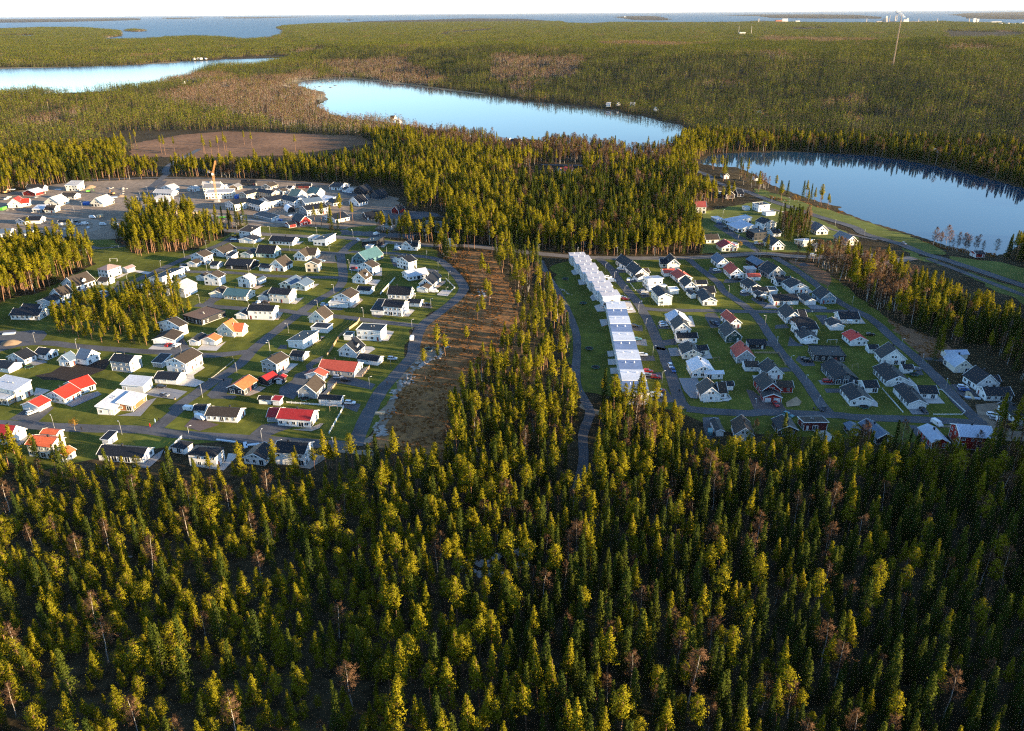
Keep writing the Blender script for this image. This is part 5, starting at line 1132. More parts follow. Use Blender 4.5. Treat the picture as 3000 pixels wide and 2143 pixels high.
# far woods
MIX = {'con': (.44, .52, .04), 'spr': (.10, .87, .03), 'bir': (.08, .12, .80)}
P25 = [make_patch(400+i, 26, 25, MIX[k], 24) for i, k in enumerate(('con', 'con', 'con', 'spr', 'spr', 'bir', 'bir'))]
P60 = [make_patch(420+i, 62, 130, MIX[k], 8) for i, k in enumerate(('con', 'con', 'con', 'spr', 'spr', 'bir', 'bir'))]
HILLZ = poly('P 900 185 1500 180 2000 140 2600 150 3000 200 3500 300 3500 640 2900 520 2400 452 2000 380 1500 290 1100 240')
def far_wood(name, protos, step, r0, r1, label, sq):
    xs = np.arange(-float(r1), r1, step); ys = np.arange(0., r1, step); X, Y = np.meshgrid(xs, ys); p = np.stack([X.ravel(), Y.ravel()], 1); p += nrg.uniform(-.2, .2, p.shape)*step
    dd = np.hypot(p[:, 0], p[:, 1]); a = np.degrees(np.arctan2(p[:, 0], p[:, 1])); p = p[(dd > r0) & (dd < r1) & (np.abs(a) < 36.5)]
    p = p[~(in_any(NOTREE, p) | water_mask(p, step*.42) | near_road(p, step*.35))]
    c = fbm(p[:, 0], p[:, 1], 420, 31); b = in_any(BIRCHZ, p) | (c > .85); q = nrg.uniform(0, 1, len(p)); s = ((fbm(p[:, 0], p[:, 1], 600, 32) > .30) | (inside(HILLZ, p) & (q < .85-.5*(fbm(p[:, 0], p[:, 1], 350, 36) > .7)))) & ~b
    keep = ~((q < .05) | (b & (q < .15)) | (fbm(p[:, 0], p[:, 1], 330, 35) > 1.35)); p = p[keep]; b = b[keep]; s = s[keep]; m = len(p)
    i = nrg.integers(0, 3, m); i = np.where(s, 3+nrg.integers(0, 2, m), i); i = np.where(b, 5+nrg.integers(0, 2, m), i)
    hs = 1+.30*fbm(p[:, 0], p[:, 1], 180, 33)+nrg.uniform(-.1, .1, m)
    instancer(name, protos, np.c_[p, terrain(p)-.3], i, np.c_[np.zeros((m, 2)), nrg.uniform(0, 6.28, m)], np.stack([np.full(m, sq), np.full(m, sq), hs], 1), label, 'forest'); print(name, m)
far_wood('far_forest', P25, 24, NEAR-5, 3300, 'wide mixed forest of conifers and birches beyond the estates and lakes', 1.0)
far_wood('distant_forest', P60, 56, 3290, 15500, 'distant hazy forest reaching the sea and the islands', 1.0)
# heath shrubs on the clearings
def shrubs(name, areas, step, label, s0, s1, thr):
    out = []
    for A in areas:
        lo, hi = A.min(0), A.max(0); X, Y = np.meshgrid(np.arange(lo[0], hi[0], step), np.arange(lo[1], hi[1], step)); p = np.stack([X.ravel(), Y.ravel()], 1); p += nrg.uniform(-.5, .5, p.shape)*step
        p = p[inside(A, p)]; p = p[~near_road(p, .6)]; out.append(p[(fbm(p[:, 0], p[:, 1], 14, 41) > thr)])
    p = np.vstack(out); m = len(p); s = nrg.uniform(s0, s1, m); print(name, m)
    instancer(name, BUSHM, np.c_[p, terrain(p)], nrg.integers(0, 3, m), np.c_[np.zeros((m, 2)), nrg.uniform(0, 6.28, m)], np.stack([s, s, s*nrg.uniform(.5, 1.1, m)], 1), label, 'heath')
shrubs('heath_shrubs', [poly(SHEETS[8][3]), poly(SHEETS[10][3])], 1.5, 'brown heather and scrub covering the clearing between the estates', .35, .95, -.1)
shrubs('scrub', polys('Q 180 300 400 400 700 800 820 900 700 960 600 800 300 560 260 400', 'N 900 470 1250 480 1500 560 1780 600 1700 640 1300 560 950 500', 'O 1150 360 1700 430 1990 500 1950 540 1500 470 1150 390'), 1.3, 'dry golden scrub along the bend and the lake shore', .4, 1.2, -.3)
# ------------------------------------------------------------------ vehicles
PAINT = {'white': (.75, .75, .74), 'black': (.012, .012, .014), 'red': (.35, .015, .015), 'blue': (.03, .10, .30), 'grey': (.20, .21, .23), 'silver': (.42, .43, .45), 'darkblue': (.02, .04, .09),
         'teal': (.08, .22, .24), 'brown': (.12, .08, .06), 'paleblue': (.30, .42, .55)}
def paint(c): return mat('paint_'+c, PAINT[c], rough=.28, var=.02, spec=.5)
TYRE = mat('tyre_rubber', (.014, .014, .014), rough=.9, var=.1); RIM = mat('rim_alloy', (.45, .45, .46), rough=.35, metal=.6, var=.05)
LAMPW = mat('headlamp_lens', (.7, .7, .68), rough=.15, var=.02); LAMPR = mat('tail_lamp_lens', (.35, .01, .01), rough=.2, var=.02)
def prism(prof, w0, w1fn=None):
    """side profile (x,z) extruded across the car, width may depend on z"""
    n = len(prof); f = w1fn or (lambda x, z: w0); V = [(x, -f(x, z), z) for x, z in prof]+[(x, f(x, z), z) for x, z in prof]
    return MB().add(V, [tuple(range(n)), tuple(range(2*n-1, n-1, -1))]+[(i, n+i, n+(i+1) % n, (i+1) % n) for i in range(n)])
CARM = {}
def car_meshes(kind):
    if kind in CARM: return CARM[kind]
    if kind == 'car':
        L = 4.5
        body = [(-2.2,.35),(-2.25,.75),(-2.15,.98),(-1.2,1.0),(.95,.96),(1.9,.84),(2.22,.68),(2.25,.38),(1.9,.28),(-1.9,.28)]
        glass = [(-2.05,.97),(-1.75,1.36),(.15,1.38),(1.0,.95)]; roof = [(-1.78,1.345),(-1.6,1.46),(.0,1.46),(.2,1.36)]; wx = (1.38, -1.35); wr = .33
        wf = lambda x, z: .90 if z < .95 else .86
    elif kind == 'estate':
        body = [(-2.3,.35),(-2.34,.8),(-2.28,1.02),(-1.2,1.04),(.95,1.02),(1.95,.92),(2.3,.72),(2.32,.38),(1.9,.3),(-1.9,.3)]
        glass = [(-2.24,1.0),(-2.08,1.48),(.2,1.50),(1.05,1.0)]; roof = [(-2.12,1.46),(-1.95,1.60),(.05,1.60),(.25,1.48)]; wx = (1.42, -1.42); wr = .35
        wf = lambda x, z: .92 if z < 1.0 else .88
    elif kind == 'van':
        body = [(-2.6,.4),(-2.62,1.95),(-2.5,2.05),(1.0,2.05),(1.25,1.95),(1.75,1.2),(2.5,1.0),(2.62,.75),(2.62,.4),(2.2,.32),(-2.2,.32)]
        glass = [(1.02,1.25),(1.0,1.88),(1.24,1.90),(1.72,1.22)]; roof = [(-2.4,2.04),(-2.4,2.10),(.9,2.10),(.95,2.04)]; wx = (1.65, -1.6); wr = .36
        wf = lambda x, z: .98 if z < 1.9 else .93
    else:  # motorhome
        body = [(-3.2,.45),(-3.25,2.7),(-3.1,2.85),(1.9,2.85),(2.45,2.55),(2.4,1.95),(2.0,1.9),(2.45,1.25),(3.1,1.05),(3.2,.5),(2.6,.38),(-2.6,.38)]
        glass = [(1.35,1.25),(1.3,1.85),(1.98,1.86),(2.4,1.26)]; roof = [(-2.9,2.84),(-2.9,2.92),(1.5,2.92),(1.6,2.84)]; wx = (1.9, -1.9); wr = .38
        wf = lambda x, z: 1.1 if z < 2.7 else 1.05
    w = .9 if kind in ('car', 'estate') else 1.0
    b = prism(body, w, wf)
    gw = (lambda x, z: wf(x, 1.2)*(.97 if z < 1.3 else .84)) if kind in ('car', 'estate') else (lambda x, z: wf(x, z)+.012)
    g = prism(glass, w, gw); rf = prism(roof, w, (lambda x, z: wf(x, 1.2)*.82) if kind in ('car', 'estate') else (lambda x, z: wf(x, z)*.6))
    ty = MB(); rm = MB()
    ty.tube((0, -.11, 0), (0, .11, 0), wr, wr, 12); rm.tube((0, -.13, 0), (0, .13, 0), wr*.6, wr*.6, 8)
    lx = body[0][0]; hx = max(p[0] for p in body)
    hl = MB().box(-.06, -.17, -.08, .06, .17, .08); CARM[kind] = dict(b=b, g=g.mesh('glass', GLASS), rf=rf, ty=ty.mesh('tyre', TYRE), rm=rm.mesh('rim', RIM), hl=hl.mesh('headlight', LAMPW), tl=hl.mesh('tail_light', LAMPR), wx=wx, wr=wr, w=w, lx=lx, hx=hx, c={})
    return CARM[kind]
def car(kind, colour, label, x, y, th, cat='car', group='cars parked around the estates'):
    k = car_meshes(kind)
    if colour not in k['c']: k['c'][colour] = (k['b'].mesh('body_'+colour, paint(colour)), k['rf'].mesh('roof_'+colour, paint(colour)))
    b, rf = k['c'][colour]; nm = {'car': 'parked_car', 'estate': 'estate_car', 'van': 'delivery_van', 'motorhome': 'motorhome'}[kind]
    e = thing(nm, label, cat, (x, y, .24), group, th); link('body', b, e); link('window', k['g'], e); link('roof', rf, e)
    for wx in k['wx']:
        for s in (-1, 1):
            t = link('wheel', k['ty'], e, (wx, s*(k['w']-.11), k['wr'])); link('rim', k['rm'], t)
    for s in (-1, 1):
        link('headlight', k['hl'], e, (k['hx']-.1, s*.62, .66)); link('tail_light', k['tl'], e, (k['lx']+.05, s*.66, .8))
    return e
CARS = """A 360 808 50 -20 estate white|white estate car outside the small bright red garage
A 1795 522 60 -5 car black|black car parked on the paved yard of the lean-to house
A 1830 614 55 10 car grey|dark grey car parked at the street edge of the paved yard
C 1870 1192 30 -20 car red|bright red car in front of the double garage
C 1965 1197 35 -20 estate white|white estate car on the asphalt beside the double garage
B 215 772 55 5 van white|white delivery van beside the brown-black roof
B 335 868 30 10 van white|white rounded caravan-like van on the red drive
B 1995 700 60 3 estate white|white estate car beside the black-roofed garage and fence
B 1865 415 50 0 estate silver|silver car under the long brick red roof
B 1945 447 50 0 estate black|black car beside the silver car by the brick red roof
R 910 250 60 2 estate paleblue|pale blue car beside the long white garage at the bend
C 1150 607 40 -15 estate white|white car standing on the street below the pinkish villa
C 1240 567 35 -15 estate black|black car standing on the street below the pinkish villa
C 745 718 45 0 car paleblue|blue-grey car beside the bungalow garage under the pine wood
C 2055 362 60 6 motorhome white|white motorhome parked at the street corner
C 2035 302 40 -3 car darkblue|dark blue car beside the white garage near the grove
D 1710 747 45 3 estate paleblue|pale blue estate car beside the flat garage terrace
D 1680 259 25 0 car paleblue|small pale car beside the tan house
D 990 714 25 -8 car white|white car by the dark garage of the cream house
D 1060 717 30 3 car brown|brown car by the dark garage of the cream house
D 2035 337 30 0 car red|dark red car beside the teal house drive
G 700 852 40 0 car white|white car beside the slanted tower house
E 770 148 25 -8 van white|white van on the school parking lot
E 566 211 12 8 car white|white car turning off the collector road
E 1000 277 18 5 car white|white car behind the cream cross-gabled house
E 1005 312 18 5 van white|white van beside the cream cross-gabled house
E 1325 550 35 0 estate darkblue|dark car beside the pale gabled garage roof
E 1280 782 40 3 motorhome white|white motorhome in front of the grey-roofed annex
E 1407 788 40 2 van white|white delivery van on the pale forecourt by the bend
E 1335 930 35 -3 car black|black car beside the white garage above the bend
E 1165 1312 5 -20 van white|white van standing on the curving road
I 988 325 35 3 car white|white car on the first drive of the townhouse street
I 1120 470 40 -2 estate white|white estate car on the drive beside the porch house
I 1310 632 45 -2 estate silver|pale car in front of the stepped pale blue roofs
I 1310 665 45 0 car grey|grey car next to the pale car before the stepped roofs
I 830 437 40 0 estate white|white estate car behind the upper townhouses
I 875 487 40 0 van white|white van behind the upper townhouses
I 1020 707 40 0 car white|white car behind the last upper townhouses
I 1057 724 40 0 car red|dark red car behind the last upper townhouses
I 1095 862 45 0 estate white|white estate car beside the gabled storage building
I 1180 1087 40 5 car black|black car behind the lower townhouses
I 1215 1264 28 0 car teal|teal car behind the lower townhouses
I 1290 1472 50 0 estate white|white estate car behind the lower townhouses
I 1555 1045 45 -10 estate paleblue|pale blue car beside the large pale metal roof
I 1567 1079 45 -5 estate white|white car beside the large pale metal roof
J 1200 577 15 35 estate white|white car parked along the townhouse street
J 1238 632 15 30 car blue|blue car parked along the townhouse street
J 905 647 45 3 estate red|red estate car behind the lower townhouses
J 900 697 25 0 car grey|dark grey car behind the lower townhouses
J 1005 724 60 5 estate red|long red car at the edge of the townhouse street
J 1060 902 50 0 car red|red car behind the end townhouse
J 1015 970 60 0 van white|white van behind the end townhouse
J 1725 1467 0 -40 van teal|teal van on the curved drive at the forest edge
K 225 340 40 -3 estate white|white car on the drive of the blue-black roof house
K 595 630 35 -5 estate white|white car on the drive of the carport bungalow
K 810 732 25 5 van black|black van before the small gabled garage
K 505 462 40 0 car black|dark car on the drive of the red-roofed porch house
K 170 1045 20 15 car black|black car on the drive of the pale orange roof
K 225 1060 20 15 car darkblue|dark blue car on the drive of the pale orange roof
K 1455 1312 60 -8 motorhome white|white motorhome beside the several black-roofed volumes
K 1515 140 40 2 estate white|white car driving on the main road by the birches
L 785 997 25 30 car red|red car on the dark red house's forecourt
L 1475 690 60 0 estate red|red estate car in front of the dark blue bungalow
L 1180 388 50 0 car black|black car before the charcoal flat-roofed house
L 1215 416 55 3 estate black|black estate car before the charcoal flat-roofed house
L 1412 1060 -20 30 car black|black car turning at the lower crossroads
L 950 1142 50 20 estate teal|teal car beside the black-roofed house at the bottom street
M 200 137 25 0 car black|black car behind the vivid red roof
M 1300 767 50 3 estate white|white car beside the black cross-wing house
M 1315 797 50 3 car blue|blue car beside the black cross-wing house
M 1655 1097 55 5 estate white|first white car in the row before the large black roof
M 1692 1140 50 5 estate silver|silver-white car in the middle of the row before the large black roof
M 1775 1167 55 3 van white|white van next to the yellow loader
M 830 1045 30 25 car black|black car before the fenced corner bungalow
M 745 547 35 -3 car grey|grey car beside the trampoline garage
M 990 1205 40 25 van white|white van behind the pale-roofed red building
N 830 1010 30 0 estate white|white car beside the black two-storey house
N 405 782 30 0 car blue|blue car beside the pale lean-to roofs
N 480 837 30 0 car black|black car on the drive of the pale lean-to house
O 940 442 30 12 car grey|grey car on the lakeside road
F 1030 532 30 0 van white|white van on the dirt street of the building site
F 855 577 30 0 car black|black car beside the building site shed
F 870 607 30 0 car paleblue|pale blue car by the stacked material
F 945 602 30 -3 van white|white van by the stacked material
F 1145 612 30 0 van white|white lorry-sized van near the lone spruces
F 1285 618 30 5 motorhome white|white box truck near the lone spruces
F 100 305 30 -5 car silver|silver car at the building site container
F 70 325 30 -5 car white|white car at the building site container
F 400 308 30 -8 car grey|grey car beside the red-walled building
G 380 728 30 3 estate white|white car leaving along the collector road
G 1985 330 30 0 car white|white car on the asphalt drive by the white garage
G 1080 292 12 0 car white|white car before the tan gabled house"""
for ln in CARS.splitlines():
    q, lab = ln.split('|'); w = q.split(); x, y, dx, dy = map(float, w[1:5]); p = ground(w[0], x, y); p2 = ground(w[0], x+dx, y+dy)
    car(w[5], w[6], lab, p[0], p[1], math.atan2(p2[1]-p[1], p2[0]-p[0]), {'van': 'van', 'motorhome': 'motorhome'}.get(w[5], 'car'))
# ------------------------------------------------------------------ street lamps
_pole = MB().tube((0, 0, -.2), (0, 0, 5.6), .085, .055, 8).mesh('pole', METAL, smooth=True); _arm = MB().tube((0, 0, 5.55), (.9, 0, 5.8), .04, .035, 6).mesh('arm', METAL, smooth=True)
_head = MB().box(.75, -.16, 5.72, 1.45, .16, 5.86).mesh('lamp_head', mat('lamp_housing', (.5, .5, .5), rough=.4)); _foot = MB().tube((0, 0, 0), (0, 0, .5), .12, .12, 8).mesh('base', METAL)
LAMPS = {'A': '605 967 1355 1037 2108 1087 2250 622 2020 142', 'B': '355 627 740 377 1020 1132 1815 1232 2210 527 1105 132', 'R': '890 357 605 632', 'C': '390 1152 860 1242 1095 632 1420 492 1790 332 2220 717 2050 207',
 'D': '155 207 395 102 865 752 1815 607 1635 787 1310 1047 1105 1252 2140 867 1985 322 1765 162 1325 137 925 92 865 377 405 357', 'E': '500 632 885 377 1330 422 1455 532 1570 647 1545 832 1375 957 625 1057 1165 1202 110 147 510 172 925 192 1320 222',
 'Q': '40 217 1540 362 2060 402', 'I': '790 352 910 462 1045 662 1230 892 1325 1122 1420 1477 945 132 420 127 1445 132', 'J': '1090 782', 'L': '515 1057 1335 1042 1175 732 795 237 975 482', 'K': '385 662 870 1062 1025 1372 1270 292 2030 802',
 'M': '565 292 810 502 1090 802', 'N': '985 562 1110 602 1185 562 1205 652 1395 717 1690 817 2015 922 610 987 445 702', 'F': '915 417 830 477 750 512 440 482 1560 300 1545 360 1640 240', 'G': '400 570 735 745 1105 775 1625 785 2025 810 1965 790'}
AREA = {'A': 'the streets of the left estate', 'B': 'the streets of the left estate', 'R': 'the curving road beside the clearing', 'C': 'the streets below the left pine wood', 'D': 'the upper streets of the left estate', 'E': 'the bend and the collector road', 'Q': 'the collector road before the pine wood',
 'I': 'the townhouse street', 'J': 'the townhouse street', 'L': 'the lower streets of the right estate', 'K': 'the second street of the right estate', 'M': 'the outermost street of the right estate', 'N': 'the lakeside road', 'F': 'the building site streets', 'G': 'the collector road below the crane'}
allQ = [(Q, w) for Q, w in ROADQ]
for t, s in LAMPS.items():
    v = list(map(float, s.split()))
    for i in range(0, len(v), 2):
        p = ground(t, v[i], v[i+1]); best = min(((np.hypot(*(Q-p).T).min(), Q[np.hypot(*(Q-p).T).argmin()]) for Q, w in allQ), key=lambda a: a[0])
        th = math.atan2(best[1][1]-p[1], best[1][0]-p[0]); e = thing('street_lamp', 'grey steel street lamp standing along '+AREA[t], 'street lamp', (p[0], p[1], .03), 'street lamps along '+AREA[t], th)
        link('base', _foot, e); link('pole', _pole, e); a_ = link('arm', _arm, e); link('lamp_head', _head, a_)
# ------------------------------------------------------------------ fences
def fence(spec, h, m, label, name='garden_fence'):
    P = poly(spec); e = thing(name, label, 'fence', (P[0][0], P[0][1], .05)); post = MB().box(-.06, -.06, 0, .06, .06, h+.1).mesh('post', m); pan = {}
    for i in range(len(P)-1):
        a, b = P[i], P[i+1]; L = np.hypot(*(b-a)); n = max(1, round(L/2.2)); th = math.atan2(b[1]-a[1], b[0]-a[0]); w = L/n; key = round(w, 2)
        if key not in pan:
            q = MB()
            for z_ in (.15, .15+(h-.15)/3+.02, .15+2*(h-.15)/3+.02): q.box(.06, -.02, z_, w-.06, .02, z_+(h-.15)/3-.05)
            pan[key] = q.mesh('panel', m)
        for k in range(n):
            c = a+(b-a)*k/n-P[0]; link('post', post, e, (c[0], c[1], 0), th); link('panel', pan[key], e, (c[0], c[1], 0), th)
    c = P[-1]-P[0]; link('post', post, e, (c[0], c[1], 0))
FW = mat('fence_white', (.72, .71, .68), rough=.7, var=.05); FB = mat('fence_wood', (.36, .26, .17), rough=.85, var=.15)
fence('B 1290 690 1640 715 1900 735 1925 742', .9, FW, 'low white picket fence beside the black-roofed garage'); fence('B 1925 742 1760 1035', 1.3, FW, 'tall white board fence along the sloping lawn of the deep red roof')
fence('A 2025 1075 1835 1260', 1.3, FW, 'white board fence between the long low house and the hip-roofed house'); fence('E 975 635 810 815', 1.3, FW, 'white fence running down between two lawns behind the outbuilding')
fence('D 2100 905 2075 950 1880 1090 1740 1310', 1.6, FB, 'long timber fence along the gravel lane beside the cube house'); fence('B 1840 480 1740 610', 1.1, FB, 'wooden deck railing of the steep-gabled grey house')
fence('B 2215 285 2130 400', 1.1, FB, 'wooden deck railing of the long brick red roof'); fence('B 1820 1205 1710 1275 1640 1360', 1.2, FB, 'wooden terrace fence at the street end house')
fence('L 500 300 830 305 920 470', 1.0, FB, 'pale wooden garden fence of the grey red-roofed house'); fence('M 975 785 1050 790 1330 1050 1290 1085 950 1085', .7, FW, 'low white edging fence round the corner lawn')
fence('M 340 775 590 1060', .7, FW, 'low white fence between the two corner bungalows'); fence('E 1540 640 1640 740 1600 775', .9, FW, 'white edging fence at the bend lawn'); fence('C 875 600 800 665', 1.2, FB, 'wooden fence of the brown-roofed house under the pines')
fence('J 1640 1048 1860 1040 2010 1010 1960 950', .9, FW, 'white deck railing of the steep-gabled corner house'); fence('B 690 180 700 220 480 400 420 430', .5, CONC, 'low stone wall round the raised lawn by the paved forecourt', 'garden_wall'); fence('I 1120 510 1190 600 1290 600', .6, FW, 'low white fence at the stepped blue roofs')
# ------------------------------------------------------------------ boulders and heaps
STONE = mat('granite', (.40, .36, .32), rough=.9, c2=(.22, .20, .18), scale=1.5, bump=.1)
def rock(seed):
    r = np.random.default_rng(seed); bm = bmesh.new(); bmesh.ops.create_icosphere(bm, subdivisions=2, radius=1)
    ph = r.uniform(0, 6.28, (5, 3)); fr = r.uniform(1, 2.6, (5, 3))
    for v in bm.verts:
        s = 1+sum(.12*math.sin(fr[k]@np.array(v.co)+ph[k, 0]) for k in range(5)); v.co *= s; v.co.z *= .7
    me = bpy.data.meshes.new('boulder'); bm.to_mesh(me); bm.free(); me.materials.append(STONE); return me
ROCKS = [rock(500+i) for i in range(5)]
def line_rocks(spec, n, spread, s0, s1, label, grp):
    P = poly(spec)
    for i in range(n):
        k = rng.randrange(len(P)-1); t = rng.random(); q = P[k]*(1-t)+P[k+1]*t+nrg.normal(0, spread, 2); s = rng.uniform(s0, s1)
        o = link('boulder', rng.choice(ROCKS), None, (q[0], q[1], .1*s), rng.uniform(0, 6.28), (s*rng.uniform(.8, 1.3), s, s*rng.uniform(.7, 1.1))); tag(o, label, 'boulder', grp)
line_rocks('R 1640 70 1520 210 1350 290 1200 370', 46, 1.2, .4, 1.1, 'pale granite boulder in the heap along the clearing edge', 'boulders along the clearing edge')
line_rocks('R 1130 450 1150 530 1050 580 950 690 870 780', 40, 1.3, .3, 1.0, 'pale boulder in the rubble beside the curving road', 'boulders in the roadside rubble')
line_rocks('R 700 1120 760 1250 820 1200', 22, 1.2, .4, 1.2, 'boulder in the stone heap at the end of the curving road', 'boulders of the stone heap'); line_rocks('Q 270 400 330 340 300 440', 22, 1.0, .4, 1.1, 'boulder in the heap where the bend meets the collector road', 'boulders at the bend')
line_rocks('Q 700 860 800 940 850 990', 18, 1.2, .4, 1.0, 'boulder at the corner of the brown clearing', 'boulders at the clearing corner'); line_rocks('Q 1690 720 1800 830 1940 940', 18, .8, .3, .7, 'pale stone along the footpath beside the townhouse lawns', 'stones along the footpath')
line_rocks('F 1200 200 1400 190 1330 290', 16, 2.0, .6, 1.6, 'boulder in the earth heaps beside the excavator', 'boulders by the excavator'); line_rocks('F 20 440 300 430 380 470', 14, 1.5, .4, 1.0, 'stone in the rubble of the left building site', 'stones on the building site')
line_rocks('P 30 1750 300 1700 500 1850 260 2050 700 1950', 60, 9.0, .5, 1.9, 'grey lichened rock between the short pines', 'rocks between the short pines'); line_rocks('P 1330 1690 1450 1650 1530 1670', 26, 3.0, .6, 2.0, 'grey rock outcrop in the gap of the foreground forest', 'rocks in the forest gap')
def heap(spec, h, sf, name, label):
    c, w, w2 = poly(spec); L = np.hypot(*(w-c)); W = np.hypot(*(w2-c)); n = 16; V = [(0, 0, h)]; r = random.Random(int(c[0]*10))
    for ring, k in ((.35, .8), (.7, .35), (1.0, -.05)):
        for i in range(n): a = i*2*math.pi/n; q = r.uniform(.85, 1.12); V.append((math.cos(a)*L*ring*q, math.sin(a)*W*ring*q, h*k*r.uniform(.85, 1.15)))
    Fc = [(0, 1+i, 1+(i+1) % n) for i in range(n)]
    for g_ in range(2): Fc += [(1+g_*n+i, 1+(g_+1)*n+i, 1+(g_+1)*n+(i+1) % n, 1+g_*n+(i+1) % n) for i in range(n)]
    tag(link(name, MB().add(V, Fc).mesh(name, SURF[sf], smooth=True), None, (c[0], c[1], 0)), label, 'heap')
heap('C 120 1160 240 1160 120 1130', 1.8, 'sand', 'timber_heap', 'pale heap of soil and timber on the gravel yard'); heap('F 1000 190 1060 190 1000 175', 2.4, 'sand', 'soil_heap', 'light soil heap at the wood edge of the building site'); heap('F 1340 290 1390 290 1340 280', 1.6, 'sand', 'soil_heap', 'low sandy heap below the orange excavator')
heap('G 700 680 820 690 700 655', 2.0, 'dirt', 'soil_heap', 'grassy soil heap along the gravel road'); heap('G 520 640 600 640 520 620', 1.5, 'dirt', 'soil_heap', 'small soil heap beside the pine grove'); heap('K 1390 260 1460 262 1390 240', 1.4, 'gravelblue', 'gravel_heap', 'dark gravel heap beside the right estate entrance')
# ------------------------------------------------------------------ crane, machines, hall, signs
ORANGE = mat('crane_orange', (.60, .30, .11), rough=.5, var=.05); YELLOW = mat('machine_yellow', (.55, .34, .03), rough=.5, var=.05); GREENP = mat('machine_green', (.12, .45, .05), rough=.5, var=.05); BLUEP = mat('blue_plastic', (.02, .12, .45), rough=.5, var=.05)
def lattice(b, a, c, w, n, r):
    a = Vector(a); c = Vector(c); d = (c-a); x = d.orthogonal().normalized()*w/2; y = d.normalized().cross(x.normalized())*w/2; cs = [x+y, x-y, -x-y, -x+y]
    for q in cs: b.tube(a+q, c+q, r, r, 4)
    for i in range(n):
        p0 = a+d*i/n; p1 = a+d*(i+1)/n
        for k in range(4): b.tube(p0+cs[k], p1+cs[(k+1) % 4], r*.7, r*.7, 3); b.tube(p0+cs[k], p0+cs[(k+1) % 4], r*.7, r*.7, 3)
p = ground('G', 517, 425); e = thing('tower_crane', 'orange tower crane with raised jib over the building site', 'crane', (p[0], p[1], 0))
link('base', MB().box(-2.4, -2.4, 0, 2.4, 2.4, .6).box(-1.7, -1.7, .6, 1.7, 1.7, 2.2).mesh('base', CONC), e); q = MB(); lattice(q, (0, 0, 2), (0, 0, 25), 1.3, 12, .10); mo = link('mast', q.mesh('mast', ORANGE, fix=False), e)
q = MB(); lattice(q, (0, 0, 25.5), (5, -2.5, 37), 1.0, 10, .085); link('jib', q.mesh('jib', ORANGE, fix=False), e); q = MB(); lattice(q, (0, 0, 25.6), (-4.5, 2.2, 27.5), 1.0, 3, .085); link('counter_jib', q.mesh('counter_jib', ORANGE, fix=False), e)
link('cab', MB().box(-.6, -1.9, 24.2, .6, -.7, 25.9).mesh('cab', WHITE), e); link('counterweight', MB().box(-5.2, 1.6, 25.6, -3.8, 3.0, 27.4).mesh('counterweight', CONC), e); link('turntable', MB().tube((0, 0, 24.8), (0, 0, 25.6), .95, .95, 12).mesh('turntable', DARK), e)
def digger(t, x, y, m, label, th=0.0, name='excavator'):
    p = ground(t, x, y); e = thing(name, label, 'excavator' if name == 'excavator' else 'loader', (p[0], p[1], .05), None, th)
    if name == 'excavator':
        for s in (-1, 1): link('track', MB().add(*[(lambda pr: ([(a, s*1.1-.3, b) for a, b in pr]+[(a, s*1.1+.3, b) for a, b in pr], [tuple(range(6)), tuple(range(11, 5, -1))]+[(i, 6+i, 6+(i+1) % 6, (i+1) % 6) for i in range(6)]))([(-1.9, .3), (-1.6, 0), (1.6, 0), (1.9, .3), (1.6, .9), (-1.6, .9)])][0]).mesh('track', TYRE), e)
    else:
        for wx in (-1.5, 1.5):
            for s in (-1, 1): link('wheel', MB().tube((wx, s*1.1-.25, .75), (wx, s*1.1+.25, .75), .75, .75, 12).mesh('wheel', TYRE), e)
    link('body', prism([(-2.2, 1.0), (-2.2, 2.0), (-.6, 2.1), (1.3, 1.8), (1.4, 1.0)], 1.2).mesh('body', m), e); link('cab', prism([(-.3, 1.9), (-.2, 3.0), (.9, 3.0), (1.3, 1.8)], .6).mesh('cab', GLASS), e)
    b = MB(); b.tube((1.2, -.4, 1.6), (3.2, -.4, 4.0 if name == 'excavator' else 1.4), .25, .2, 4); link('boom', b.mesh('boom', m), e)
    if name == 'excavator': b = MB(); b.tube((3.2, -.4, 4.0), (5.0, -.4, 1.2), .2, .14, 4); link('stick', b.mesh('stick', m), e); link('bucket', prism([(4.6, .4), (5.2, 1.3), (5.7, .9), (5.3, .2)], .6).mesh('bucket', DARK), e)
    else: link('bucket', prism([(2.9, .3), (3.0, 1.6), (3.9, .9), (3.9, .3)], 1.3).mesh('bucket', DARK), e)
digger('F', 1250, 270, ORANGE, 'orange excavator among the soil heaps', 2.7); digger('F', 985, 245, GREENP, 'bright green excavator beside the wood edge', .6); digger('G', 715, 815, YELLOW, 'yellow loader at the collector road junction', .3, 'wheel_loader'); digger('M', 1850, 1225, YELLOW, 'yellow loader in front of the white cars', 3.0, 'wheel_loader'); digger('F', 60, 255, ORANGE, 'small orange digger at the left building site', 1.2)
a, b, c = [ground('G', *q) for q in ((1300, 545), (1228, 515), (1392, 540))]; th, Lx, Ly = orth(a, b, c); e = thing('tent_hall', 'white arched tent hall with dark end on the building site', 'tent', (a[0], a[1], 0), None, th)
n = 14; V = [((1-math.cos(math.pi*i/n))*Lx/2, y_, math.sin(math.pi*i/n)*4.6) for y_ in (0, Ly) for i in range(n+1)]; link('cover', MB().add(V, [(i, i+1, n+2+i, n+1+i) for i in range(n)]).mesh('cover', mat('tent_fabric', (.75, .76, .78), rough=.6, var=.04), fix=False), e)
link('end_wall', MB().add([(x_, .15, z_) for x_, y_, z_ in V[:n+1]], [tuple(range(n+1))]).mesh('end_wall', DARK, fix=False), e)
